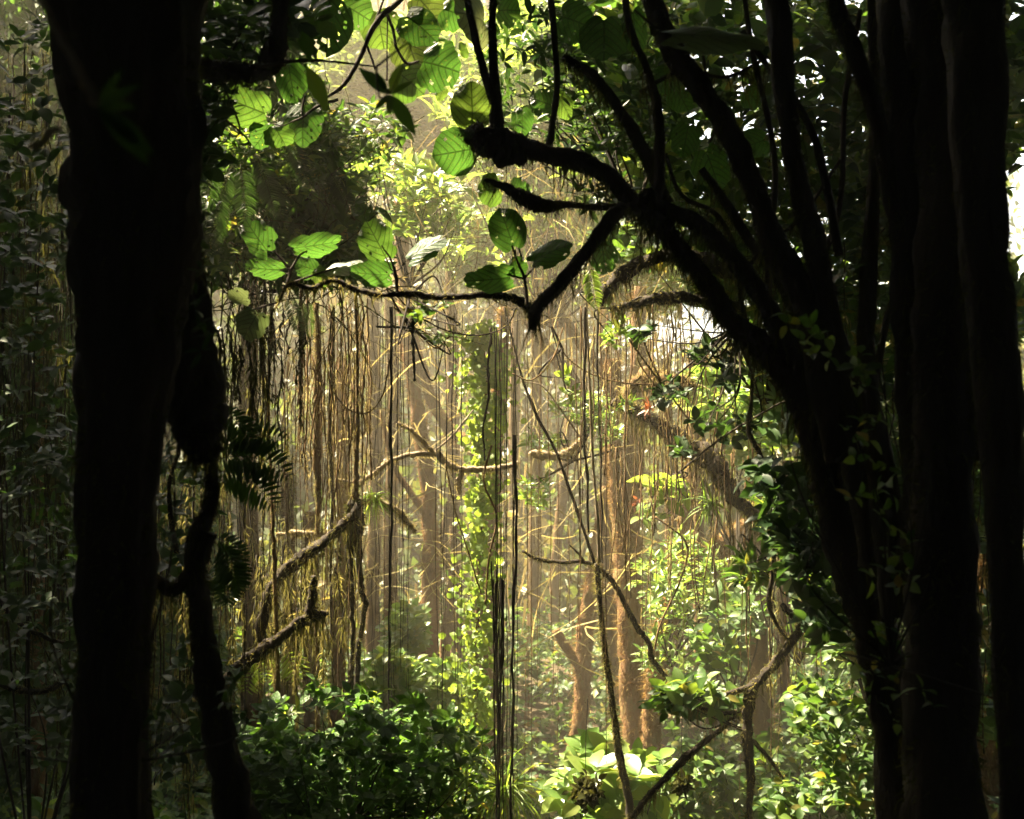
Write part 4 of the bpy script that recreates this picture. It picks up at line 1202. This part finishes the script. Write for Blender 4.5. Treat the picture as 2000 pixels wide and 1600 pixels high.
shrub('leafy_shrub', 'light leaves clustered above the short curved branch', 'shrub',
      [(1150, 800, 46, 34), (1100, 800, 20, 20), (1060, 860, 30, 26), (1045, 960, 26, 30), (1180, 840, 30, 30)], 7.6, 120, 5, 26, T_LANCE, 'light', (1120, 900), dep=0.3)
shrub('leafy_shrub', 'lime-green seedling leaves hanging on the bromeliad branch', 'shrub',
      [(1290, 945, 36, 16), (1310, 960, 24, 20), (1270, 1000, 20, 20)], 6.6, 16, 5, 40, T_OVAL, 'climber', (1330, 920), nst=3, dep=0.15)
shrub('leafy_shrub', 'sprays of small dark leaves hanging over the bright right clearing', 'shrub',
      [(1370, 690, 30, 20), (1310, 765, 26, 24), (1385, 820, 28, 24), (1330, 880, 26, 14), (1420, 720, 20, 30), (1440, 840, 30, 24), (1260, 650, 20, 20)], 4.9, 60, 4, 32, T_OVAL, 'dark', (1440, 640), nst=6, dep=0.2)
shrub('leafy_shrub', 'pale leafy sprays in the bright haze below the right stems', 'shrub',
      [(1410, 780, 60, 60), (1460, 860, 50, 60), (1360, 760, 40, 40), (1500, 780, 40, 60)], 8.5, 240, 5, 30, T_OVAL, 'light', (1440, 1100))
shrub('leafy_shrub', 'leafy epiphytes crowding the mossy mass right of the tall sunlit trunk', 'shrub',
      [(1330, 1170, 70, 60), (1350, 1080, 50, 40), (1300, 1280, 50, 50), (1270, 1120, 40, 40), (1400, 1130, 40, 40)], 8.7, 220, 6, 26, T_LANCE, 'light', (1310, 1300), jit=0.5)
shrub('leafy_shrub', 'green leafy climbers on the shaded trunks left of the rim-lit branch', 'shrub',
      [(1430, 1210, 40, 60), (1420, 1290, 40, 30), (1460, 1180, 30, 60), (1380, 1240, 30, 40)], 8.0, 130, 5, 30, T_OVAL, 'green', (1420, 1400))
shrub('leafy_shrub', 'sunlit crown of long pale leaves high behind the round leaves', 'shrub',
      [(690, 150, 90, 60), (760, 110, 80, 60), (640, 190, 60, 40), (800, 170, 60, 40), (680, 60, 40, 50), (850, 60, 60, 60)], 13.0, 900, 7, 36, T_LANCE, 'climber', (700, 420))
shrub('leafy_shrub', 'rosette-tipped bush in the sun above the level branch', 'shrub',
      [(810, 400, 70, 36), (760, 340, 60, 40), (860, 350, 50, 40), (850, 440, 50, 24), (780, 440, 30, 24)], 7.8, 130, 8, 42, T_LANCE, 'light', (800, 560), elev=0.6)
shrub('leafy_shrub', 'dim small-leaved thicket between the sunlit crown and the left trunk', 'shrub',
      [(620, 320, 120, 90), (520, 380, 100, 140), (700, 260, 90, 60), (480, 300, 60, 80), (640, 470, 90, 60), (430, 420, 50, 140)], 4.95, 800, 5, 30, T_LANCE, 'green', (580, 560), dep=0.45, nst=3)
shrub('leafy_shrub', 'fresh leaves behind the rosette bush, below the tallest round leaves', 'shrub',
      [(790, 250, 100, 40), (880, 280, 60, 40), (700, 300, 60, 40)], 13, 460, 6, 28, T_OVAL, 'light', (800, 420))
shrub('leafy_shrub', 'sunlit leaves hanging behind the arching limb in the upper middle', 'shrub',
      [(1050, 440, 120, 60), (1150, 380, 100, 60), (1000, 540, 120, 40), (1250, 560, 120, 50), (920, 490, 60, 60), (1050, 90, 110, 110), (1120, 260, 100, 80), (960, 200, 90, 80), (1010, 330, 90, 60)], 13.0, 1500, 6, 32, T_LANCE, 'climber', (1080, 640))
shrub('leafy_shrub', 'layered mid-green foliage filling the gap above the level branch', 'tree crown',
      [(960, 180, 90, 110), (1060, 90, 120, 110), (1180, 200, 100, 150), (1020, 330, 110, 70), (1110, 450, 120, 70), (930, 440, 80, 60), (1240, 60, 80, 80), (1260, 380, 90, 110), (900, 60, 60, 70), (990, 540, 90, 30)], 12.0, 1300, 6, 32, T_LANCE, 'light', (1080, 640), dep=1.3, jit=0.5)
shrub('leafy_shrub', 'sunlit leaf clumps standing out of the layered foliage at top centre', 'tree crown',
      [(1000, 120, 50, 40), (1080, 200, 50, 40), (960, 290, 60, 40), (1150, 330, 50, 40), (1040, 420, 60, 30), (880, 200, 40, 50), (1200, 480, 60, 40), (1260, 300, 40, 40)], 10.6, 130, 7, 38, T_LANCE, 'climber', (1060, 640), dep=0.5)
shrub('leafy_shrub', 'leaves screening the white sky between the right-hand stems', 'shrub',
      [(1330, 200, 190, 180), (1440, 420, 120, 140), (1600, 200, 120, 200), (1640, 500, 120, 160), (1750, 300, 120, 260), (1300, 440, 120, 80), (1900, 200, 120, 200), (1180, 120, 120, 120), (1520, 600, 100, 60), (1500, 20, 220, 70), (1980, 80, 60, 160), (1720, 650, 70, 80), (1400, 560, 60, 50)], 6.4, 2000, 5, 42, T_OVAL, 'green', (1500, 800), dep=1.3)
shrub('leafy_shrub', 'backlit leaves in the thicket behind the right-hand stems', 'shrub',
      [(1600, 760, 140, 120), (1720, 900, 120, 200), (1660, 1150, 120, 160), (1920, 900, 80, 200), (1940, 1300, 70, 140), (1970, 600, 40, 100)], 7.0, 950, 5, 40, T_OVAL, 'green', (1700, 1400), dep=1.2)
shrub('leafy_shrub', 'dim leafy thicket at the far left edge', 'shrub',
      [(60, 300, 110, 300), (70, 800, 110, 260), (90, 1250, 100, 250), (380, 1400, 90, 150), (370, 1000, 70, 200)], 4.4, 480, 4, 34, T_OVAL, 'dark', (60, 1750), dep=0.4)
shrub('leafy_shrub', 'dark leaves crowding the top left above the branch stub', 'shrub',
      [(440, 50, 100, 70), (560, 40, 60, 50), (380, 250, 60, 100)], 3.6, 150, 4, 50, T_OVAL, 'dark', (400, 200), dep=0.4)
shrub('leafy_shrub', 'out-of-focus long dark leaves hanging below the thin twig near the top', 'shrub', [(762, 180, 3, 3)], 2.2, 0, 1, 20, T_LANCE, 'dark', (735, 130), dep=0.01, nst=1)
root = [o for o in COL.objects if o.name.startswith('leafy_shrub') and o['label'].startswith('out-of-focus')][0]
root['category'] = 'leaf spray'
g = Geo()
d = 2.3
for (x0, y0, x1, y1, wd) in [(762, 185, 700, 132, 0.9), (762, 185, 812, 262, 0.8), (762, 185, 782, 122, 0.9), (762, 185, 806, 155, 0.7), (762, 185, 730, 215, 0.7), (756, 180, 735, 140, 0.8), (600, 130, 640, 215, 0.9), (590, 60, 606, 118, 1.0), (762, 186, 760, 222, 0.8)]:
    a, b = P(x0, y0, d), P(x1, y1, d - 0.03)
    leaves(g, a[None], (b - a)[None], norm(np.array([[U(-.3, .3), -1, U(-.2, .5)]])), np.array([np.linalg.norm(b - a)]), leaf_tpl(7, 0.36 * wd, 0.8, 0.5, 0.15, 0.1))
g.build('leaves', M['green'], root)

shrub('leafy_shrub', 'shaded leaf sprays crowding the upright shoots above the mossy limb', 'leaf spray',
      [(1010, 150, 60, 110), (1120, 100, 80, 100), (1130, 250, 70, 70), (1220, 260, 60, 60), (1060, 60, 60, 60), (1180, 380, 50, 50), (1290, 180, 60, 90), (980, 220, 20, 40)], 4.6, 210, 5, 38, T_LANCE, 'dark', (1240, 420), nst=8, dep=0.5, jit=0.5)
shrub('leafy_shrub', 'small dark leaves drooping in a row below the level branch', 'shrub', [(850, 596, 26, 10), (815, 612, 16, 16)], 4.0, 12, 4, 26, T_OVAL, 'green', (800, 580), nst=3, dep=0.08)
shrub('leafy_shrub', 'fresh leaf sprig hanging on the short slack vine', 'shrub', [(850, 665, 22, 8), (880, 660, 12, 10), (820, 640, 10, 14)], 5.2, 12, 5, 24, T_LANCE, 'light', (800, 640), nst=3, dep=0.08)
shrub('leafy_shrub', 'yellow-green sprig of three leaves right of the leaning liana', 'shrub', [(1098, 735, 14, 8), (1112, 770, 8, 8)], 5.4, 5, 4, 28, T_OVAL, 'climber', (1098, 680), nst=2, dep=0.05)
shrub('leafy_shrub', 'green sprigs beside the long thin sagging vine', 'shrub', [(1215, 640, 26, 20), (1190, 660, 16, 14)], 4.9, 18, 5, 22, T_OVAL, 'light', (1215, 600), nst=3, dep=0.1)
shrub('leafy_shrub', 'dim ivy leaves climbing the dark stems at right', 'shrub',
      [(1670, 760, 30, 120), (1700, 900, 40, 120), (1740, 1050, 50, 120), (1600, 700, 30, 80), (1720, 1300, 60, 80), (1790, 1380, 60, 40), (1560, 620, 30, 60), (1650, 560, 30, 60)], 2.62, 70, 3, 34, T_OVAL, 'green', (1740, 1300), nst=2, dep=0.06, jit=0.8)
shrub('leafy_shrub', 'dim ferny leaves growing out of the huge left trunk', 'shrub',
      [(160, 500, 24, 200), (150, 1000, 20, 200), (150, 1400, 24, 120), (320, 1000, 18, 120), (395, 500, 20, 200), (300, 1400, 20, 100), (440, 1300, 14, 140)], 2.3, 60, 4, 36, T_LANCE, 'dark', (220, 1500), nst=1, dep=0.05, jit=0.8)
shrub('leafy_shrub', 'dark leaves hanging close under the black branch stub', 'shrub', [(430, 190, 30, 30), (500, 165, 30, 12), (395, 300, 20, 70)], 3.3, 34, 4, 34, T_LANCE, 'dark', (430, 150), nst=2, dep=0.08)
for cx_, cy_, rad_, lab in [(1145, 1545, 11, 'dark ball of dead leaves dangling before the bright broad-leaved shrub'), (1332, 1532, 5, 'small dark ball of litter dangling right of the rising branch')]:
    root = thing('litter_ball', lab, 'litter ball', P(cx_, cy_, 5.4))
    g = Geo()
    n = int(rad_ * 40)
    p = P(cx_, cy_, 5.4) + N_(size=(n, 3)) * (rad_ / FPX * 5.4)
    leaves(g, p, rdir(n, -0.3), rdir(n), U(0.02, 0.05, n), T_OVAL)
    g.build('dead_leaves', M['darkmoss'], root)
    g = Geo()
    c = spline([P(cx_ + 3, cy_ - 180, 5.4), P(cx_ - 1, cy_ - 90, 5.4), P(cx_, cy_, 5.4)], 8)
    tube(g, c, np.full(len(c), 0.0016), 4)
    g.build('cord', M['bark'], root)

# low growth on the forest floor
g = Geo()
n = 15000
y = U(5.0, 17, n)
x = U(-0.46, 0.46, n) * y
h = U(0, 1, n) ** 1.5 * (0.45 + 0.3 * np.sin(x * 2 + y)) + 0.05
p = np.stack([x, y, ground(x, y) + h], 1)
whorls(g, p, 5, U(0.05, 0.12, n), T_OVAL, None, 0.3, 0.3)
tag(g.build('forest_undergrowth', M['green']), 'low leafy undergrowth covering the forest floor', 'undergrowth', kind='stuff')


fern('hanging_fern', 'feathery fern frond hanging below the left end of the level branch', 'fern', [(562, 575, 592, 665, 4.2), (600, 585, 606, 660, 4.3)], 'fern', 26, 0.20, 0.16, 0.3)
fern('hanging_fern', 'two pale fern fronds hanging against the dim thicket above the toothed leaves', 'fern', [(600, 395, 612, 460, 4.8), (628, 425, 652, 470, 4.8)], 'fern', 22, 0.22, 0.16, 0.3)
fern('hanging_fern', 'light fern frond hanging under the arched mossy branch', 'fern', [(1150, 520, 1165, 605, 4.4), (1185, 560, 1185, 605, 4.5)], 'light', 20, 0.26, 0.22, 0.2)
fern('hanging_fern', 'drooping fern clump in the dim thicket right of the upper left trunk', 'fern',
     [(450, 330, 420, 440, 4.4), (470, 320, 480, 450, 4.4), (440, 380, 400, 500, 4.4), (500, 300, 540, 420, 4.45), (420, 300, 395, 420, 4.3), (560, 260, 600, 360, 4.5), (640, 330, 690, 420, 4.6), (520, 340, 560, 440, 4.5)], 'dark', 24, 0.24, 0.2, 0.6)
fern('palm', 'dark palm fronds arching right in front of the sunlit strands', 'palm',
     [(420, 900, 585, 900, 3.6), (430, 880, 560, 830, 3.6), (425, 920, 560, 980, 3.6), (430, 800, 500, 880, 3.6)], 'dark', 15, 0.34, 0.20, 1.2)
fern('palm', 'dark drooping palm frond beside the thick liana', 'palm', [(430, 1060, 480, 1160, 3.4), (455, 1080, 440, 1190, 3.4), (420, 1050, 486, 1100, 3.4)], 'dark', 16, 0.36, 0.20, 0.9)
fern('palm', 'yellow bamboo-like leaf tuft under the lower left branch', 'palm', [(500, 1280, 520, 1335, 5.6), (498, 1300, 480, 1355, 5.6), (560, 1270, 580, 1330, 5.8)], 'climber', 8, 0.6, 0.16, 1.0)
fern('palm', 'dark leafy sprig with a green tip at the far left', 'palm', [(135, 985, 20, 995, 4.0), (130, 985, 75, 1020, 4.0)], 'green', 6, 0.30, 0.28, 0.5)
fern('hanging_fern', 'tiny fern frond lit at the far left edge', 'fern', [(20, 575, 80, 600, 5.0)], 'fern', 18, 0.2, 0.16, 0.5)
fern('fern', 'bright fern half hidden at the foot of the thick left liana', 'fern', [(455, 1440, 530, 1490, 5.6), (450, 1445, 500, 1510, 5.6), (460, 1430, 545, 1455, 5.6)], 'light', 22, 0.24, 0.2, 0.7)
fern('fern', 'dark fern sprig on the mossy lump of the reaching limb', 'fern', [(925, 262, 888, 232, 3.3), (930, 265, 878, 250, 3.3)], 'dark', 14, 0.25, 0.2, 0.2)


def tuft(name, label, cat, px_, py_, d, n, lpx, wpx, mat, up=1.2, grav=0.25, tint=None):
    B = P(px_, py_, d)
    g = Geo()
    p = B + N_(size=(n, 3)) * 0.012
    strips(g, p, rdir(n, up), lpx / FPX * d * U(0.6, 1.1, n), wpx / FPX * d, 8, grav, 0.05, tint, side=None)
    return tag(g.build(name, M[mat], origin=B), label, cat)


tuft('strap_leaf_tuft', 'fountain of bright strap leaves at the bottom below the dark root bundle', 'grass tuft', 985, 1545, 5.4, 110, 170, 5, 'climber', 0.9, 0.28)
tuft('strap_leaf_tuft', 'dull drooping strap leaves at the bottom beneath the climber', 'grass tuft', 955, 1530, 5.6, 90, 150, 4, 'root', 0.6, 0.3)
tuft('bromeliad', 'red bromeliad perched on the root-hung branch', 'bromeliad', 1268, 800, 5.9, 14, 32, 5, 'red', 1.0, 0.06)
tuft('bromeliad', 'spiky green bromeliad at the broken end of the root-hung branch', 'bromeliad', 1225, 790, 5.9, 26, 34, 5, 'green', 0.9, 0.1)
tuft('bromeliad', 'small red bromeliad on the tall sunlit rusty trunk', 'bromeliad', 1246, 985, 9.2, 16, 26, 5, 'red', 0.8, 0.1)
tuft('bromeliad', 'green strap-leaved bromeliad hanging at the elbow of the root-hung branch', 'bromeliad', 1385, 985, 6.0, 60, 60, 5, 'light', 0.3, 0.15)
tuft('bromeliad', 'pale grassy tuft on the drooping twig beside the root nest', 'bromeliad', 728, 975, 5.9, 60, 62, 4, 'climber', 0.5, 0.25)
tuft('bromeliad', 'orange-brown withered tuft on the right fork of the orange trunk', 'bromeliad', 1395, 1110, 8.8, 40, 44, 4, 'rust', 0.4, 0.2)
tuft('bromeliad', 'strap-leaved epiphyte on the grey trunk in the mist', 'bromeliad', 1045, 1240, 13.5, 50, 60, 4, 'light', 0.7, 0.2)

# ---------------------------------------------------------------- big round leaves, each one modelled
def big_leaf(root, cx, cy, w, h, ang, d, tint, roll=0.0, pitch=0.0, mat='big', holes=6, cord=0.16, wav=0.05):
    """A cordate leaf w x h px whose tip points at ang degrees on screen; attached at its base."""
    nr, ns = 9, 56
    th = np.linspace(0, 2 * np.pi, ns, endpoint=False)
    ph = U(0, 6.28, 4)
    # angle 0 is the tip (+y), pi the base with its notch
    R = 1 + wav * (np.sin(7 * th + ph[0]) * 0.6 + np.sin(13 * th + ph[1]) * 0.4 + np.sin(3 * th + ph[2]) * 0.8) + N_(size=ns) * wav * 0.15
    R = R * (1 - cord * np.exp(-((th - np.pi) / 0.30) ** 2) * 1.8) * (1 + 0.05 * np.exp(-(np.minimum(th, 2 * np.pi - th) / 0.2) ** 2))
    s = np.linspace(0, 1, nr)[1:]
    x = s[:, None] * R * np.sin(th) * 0.5
    y = s[:, None] * R * np.cos(th) * 0.5
    zz = -0.35 * (x ** 2) - 0.30 * y ** 2 + 0.05 * np.abs(x) + 0.02 * s[:, None] ** 2 * np.sin(5 * th + ph[3])
    v = np.concatenate([[[0, 0, 0]], np.stack([x, y, zz], -1).reshape(-1, 3)])
    uv = np.stack([v[:, 0], v[:, 1] + 0.5], 1)
    q_, t_ = [], []
    for k in range(ns):
        t_.append((0, 1 + (k + 1) % ns, 1 + k))
    hs = [(int(U(3, nr - 2)), int(U(0, ns)), U() < 0.4) for _ in range(holes)]
    gone = set()
    for a_, b_, big_ in hs:
        gone.add((a_, b_ % ns))
        if big_:
            gone.add((a_, (b_ + 1) % ns))
    for i_ in range(nr - 2):
        for k in range(ns):
            if (i_, k) in gone:
                continue
            a_ = 1 + i_ * ns
            q_.append((a_ + k, a_ + (k + 1) % ns, a_ + ns + (k + 1) % ns, a_ + ns + k))
    a = math.radians(ang)
    yv = np.array([math.cos(a), 0, math.sin(a)])
    nv = np.array([0, -1.0, 0])
    xv = np.cross(yv, nv)
    r_, pt = math.radians(roll), math.radians(pitch)
    xv, nv = xv * math.cos(r_) + nv * math.sin(r_), nv * math.cos(r_) - xv * math.sin(r_)
    yv, nv = yv * math.cos(pt) + nv * math.sin(pt), nv * math.cos(pt) - yv * math.sin(pt)
    cw, ch = w / FPX * d / max(abs(math.cos(r_)), 0.3), h / FPX * d / max(abs(math.cos(pt)), 0.3)
    c = P(cx, cy, d)
    pw = c + v[:, :1] * cw * xv + v[:, 1:2] * ch * yv + v[:, 2:3] * max(cw, ch) * nv
    g = Geo()
    g.add(pw, np.array(q_), np.array(t_), tint, uv)
    o = g.build('leaf', M[mat], root)
    base = c - yv * ch * 0.45
    return base


def leaf_branch(label, at, stems, lvs, d0):
    root = thing('round_leaf_branch', label, 'leafy branch', P(at[0], at[1], d0))
    for st in stems:
        mossy(root, st, d0, 'bark', 'darkmoss', 'stem', 0.3, 0, .05, 7, 0.2, 0.05, 0.6)
    for l in lvs:
        cx, cy, w, h, ang, d, tint = l[:7]
        kw = l[7] if len(l) > 7 else {}
        att = kw.pop('att', None)
        b = big_leaf(root, cx, cy, w, h, ang, d, tint, **kw)
        if att:
            g = Geo()
            e = P(att[0], att[1], d0)
            c = spline([b, (b + e) / 2 + np.array([0, 0, -0.01]), e], 6)
            tube(g, c, np.full(len(c), 0.0022), 5)
            g.build('leaf_stalk', M['bark'], root)


leaf_branch('bright veined round leaf with two smaller leaves under the black branch stub', (580, 180),
            [[(545, 110, 5), (575, 130, 5), (578, 165, 5), (592, 185, 4)], [(660, 195, 6), (620, 208, 6), (590, 230, 5), (570, 238, 3)], [(596, 186, 4), (590, 215, 4), (592, 232, 3)]],
            [(480, 207, 84, 108, 158, 4.1, 0.62, dict(roll=10, att=(545, 212), holes=3, wav=0.03)), (545, 262, 58, 52, -60, 4.1, 0.6, dict(roll=20, att=(570, 238), holes=3, wav=0.09)),
             (592, 238, 80, 90, -95, 4.2, 0.25, dict(roll=-15, holes=8)), (568, 155, 62, 88, -80, 4.0, 0.4, dict(holes=8)), (515, 262, 40, 60, -120, 4.15, 0.05, dict(roll=50))], 4.1)
leaf_branch('cluster of large round leaves glowing green at the top of the picture', (800, 0),
            [[(815, -40, 12), (778, 4, 12), (745, 32, 12), (722, 68, 10), (704, 112, 9), (672, 165, 8), (636, 192, 6)], [(760, -30, 5), (735, 38, 5)], [(757, 30, 6), (768, 60, 6), (775, 95, 6), (795, 124, 6), (818, 120, 4)], [(757, 30, 3), (756, 90, 3), (756, 158, 3)], [(716, 88, 4), (728, 120, 4), (732, 136, 3)]],
            [(640, 42, 98, 130, -95, 3.9, 0.02, dict(holes=26, wav=0.02)), (690, 20, 90, 70, -30, 4.3, 0.55, dict(holes=6)), (742, 52, 82, 84, -80, 4.35, 0.75, dict(holes=2)),
             (818, 50, 80, 88, -40, 4.0, 0.05, dict(holes=10, roll=15)), (800, 90, 90, 90, -70, 4.6, 1.0, dict(holes=1)), (838, 20, 90, 90, -50, 4.6, 1.0, dict(holes=1)),
             (856, 128, 108, 84, -15, 4.1, 0.35, dict(holes=9, wav=0.06)), (798, 158, 86, 74, -40, 4.3, 0.6, dict(holes=3)), (884, 24, 78, 54, -20, 4.15, 0.5, dict(holes=5)),
             (930, 34, 118, 60, -170, 4.0, 0.6, dict(mat='sheen_and_withered', pitch=62, holes=4)), (990, 20, 70, 50, 0, 4.3, 0.5, dict(holes=3)), (948, 66, 60, 40, -60, 4.4, 0.5, {}),
             (862, 182, 24, 30, -120, 4.3, 0.8, dict(holes=0)), (905, 98, 34, 18, 20, 4.0, 0.7, dict(holes=0))], 4.1)
leaf_branch('pale yellow-green round leaf standing over a darker one by the mossy lump', (935, 260),
            [[(1000, 300, 5), (960, 280, 5), (932, 256, 4), (928, 240, 3)], [(960, 285, 4), (935, 300, 4), (925, 320, 3)]],
            [(922, 208, 86, 96, 92, 3.9, 0.8, dict(holes=0, wav=0.015)), (890, 297, 92, 86, 190, 3.9, 0.5, dict(holes=2, wav=0.02, roll=15)),
             (958, 371, 68, 48, 185, 4.0, 0.65, dict(holes=2)), (1020, 235, 44, 62, -90, 4.2, 0.35, {}), (1062, 200, 60, 50, 160, 4.3, 0.3, {}), (1100, 205, 40, 60, -60, 4.4, 0.7, {}),
             (1015, 370, 50, 40, 20, 4.3, 0.4, {})], 3.9)
leaf_branch('jagged green leaves spreading from the left tip of the level branch', (560, 520),
            [[(560, 556, 6), (566, 530, 6), (548, 505, 5), (535, 490, 4)], [(566, 530, 5), (585, 500, 4), (600, 490, 3)], [(560, 556, 4), (620, 535, 4), (660, 522, 4)], [(545, 590, 4), (510, 600, 4), (490, 605, 3)]],
            [(504, 466, 62, 86, 125, 4.2, 0.45, dict(holes=5, wav=0.10, roll=10, att=(548, 505))), (612, 480, 46, 104, 8, 4.2, 0.5, dict(holes=4, wav=0.10, roll=-20, att=(585, 500))),
             (520, 526, 40, 84, 175, 4.25, 0.3, dict(holes=8, wav=0.12, roll=25, att=(566, 530))), (668, 520, 34, 80, -8, 4.2, 0.9, dict(mat='sheen_and_withered', pitch=20, roll=55, holes=4, wav=0.1)),
             (626, 540, 34, 44, -50, 4.2, 0.75, dict(holes=3, wav=0.1)), (598, 522, 46, 50, 160, 4.25, 0.5, dict(wav=0.1)), (467, 582, 30, 48, 170, 4.0, 0.3, dict(mat='sheen_and_withered', roll=50, wav=0.1)),
             (492, 632, 62, 66, -120, 4.0, 0.1, dict(mat='sheen_and_withered', roll=10, holes=4, wav=0.08))], 4.2)
leaf_branch('upright toothed leaf with red spots and neighbours over the level branch', (776, 570),
            [[(776, 574, 6), (772, 540, 5), (768, 520, 4)]],
            [(737, 472, 70, 92, 118, 4.1, 0.6, dict(holes=5, wav=0.07, roll=-5, att=(770, 530))), (828, 486, 44, 96, 32, 4.1, 0.5, dict(holes=3, wav=0.07, roll=35, att=(770, 530))),
             (730, 536, 52, 90, 176, 4.15, 0.35, dict(holes=4, wav=0.08, roll=20, att=(772, 538)))], 4.1)
leaf_branch('dark round leaf hanging over two flat ones by the branch fork', (1022, 545),
            [[(1030, 600, 6), (1024, 545, 6), (1010, 510, 5), (1000, 480, 4)], [(1024, 545, 4), (990, 536, 4)], [(1024, 545, 4), (1045, 520, 3)]],
            [(992, 450, 74, 92, 110, 3.7, 0.18, dict(holes=4, wav=0.02, att=(1008, 505))), (962, 546, 54, 104, 185, 3.7, 0.3, dict(holes=3, wav=0.09, roll=20)),
             (1072, 494, 50, 96, 25, 3.75, 0.25, dict(holes=2, roll=30)), (1178, 496, 56, 80, -80, 4.2, 0.35, dict(holes=14, wav=0.06)), (1010, 522, 40, 44, 60, 3.7, 0.3, {})], 3.7)
leaf_branch('dim veined leaves hanging between the forked stems at upper right', (1400, 240),
            [[(1370, 60, 6), (1380, 160, 6), (1400, 240, 5), (1385, 280, 4)]],
            [(1390, 325, 74, 92, -70, 3.8, 0.35, dict(holes=12, wav=0.08)), (1240, 55, 50, 100, -85, 3.9, 0.5, {}), (1300, 155, 54, 60, -30, 3.8, 0.35, {}), (1330, 190, 56, 60, -60, 3.9, 0.3, {}),
             (1340, 270, 60, 70, -100, 3.8, 0.15, {}), (1180, 70, 100, 90, -90, 3.9, 0.0, dict(holes=2)), (1470, 190, 50, 50, -40, 3.9, 0.3, {}), (1120, 40, 90, 70, -20, 4.0, 0.1, {}),
             (1230, 135, 46, 30, 10, 3.9, 0.5, dict(mat='sheen_and_withered', roll=50)), (1475, 280, 60, 60, 200, 4.0, 0.2, {})], 3.9)
leaf_branch('large dull withered leaf sagging across the stems at upper right', (1270, 60),
            [[(1240, 20, 5), (1275, 50, 5), (1290, 58, 4)]],
            [(1385, 70, 62, 210, -4, 2.7, 0.0, dict(mat='sheen_and_withered', roll=30, holes=3, wav=0.06))], 2.7)

# out-of-focus twig close to the lens at top left
root = thing('blurred_twig', 'out-of-focus pale twig with a leaf rosette before the left trunk', 'twig', P(75, -20, 1.15))
mossy(root, [(70, -20, 12), (110, 60, 14), (150, 130, 16), (190, 205, 18)], 1.15, 'pale', 'moss', 'stem', 0.2, 0, 0.02, 8)
g = Geo()
for (x1, y1) in [(265, 155), (230, 130), (260, 200), (290, 310), (230, 250), (205, 190), (300, 290)]:
    a, b = P(195, 215, 1.15), P(x1, y1, 1.13)
    leaves(g, a[None], (b - a)[None], np.array([[0.1, -1, 0.4]]), np.array([np.linalg.norm(b - a)]), leaf_tpl(7, 0.25, 0.8, 0.5, 0.15, 0.2))
g.build('leaves', M['dark'], root)
root = thing('blurred_twig', 'short out-of-focus twig slanting across the left trunk', 'twig', P(62, 290, 1.2))
mossy(root, [(62, 292, 10), (85, 272, 14), (118, 246, 12)], 1.2, 'pale', 'moss', 'stem', 0.2, 0, 0.02, 8)

# ---------------------------------------------------------------- hazy air
import bmesh
bm = bmesh.new()
bmesh.ops.create_cube(bm, size=1.0)
me = bpy.data.meshes.new('haze')
bm.to_mesh(me)
bm.free()
hz = bpy.data.objects.new('haze', me)
COL.objects.link(hz)
hz.scale = (96, 86, 30)
hz.location = (0, 20, 13.5)
hz['kind'] = 'stuff'
m, nt, out = mat_new('haze')
pv = nt.nodes.new('ShaderNodeVolumePrincipled')
pv.inputs['Color'].default_value = (0.97, 0.88, 0.66, 1)  # warm tint puts the golden glow of sunlight into the haze colour
pv.inputs['Density'].default_value = 0.0082
pv.inputs['Anisotropy'].default_value = 0.35
nt.links.new(pv.outputs[0], out.inputs['Volume'])
me.materials.append(m)
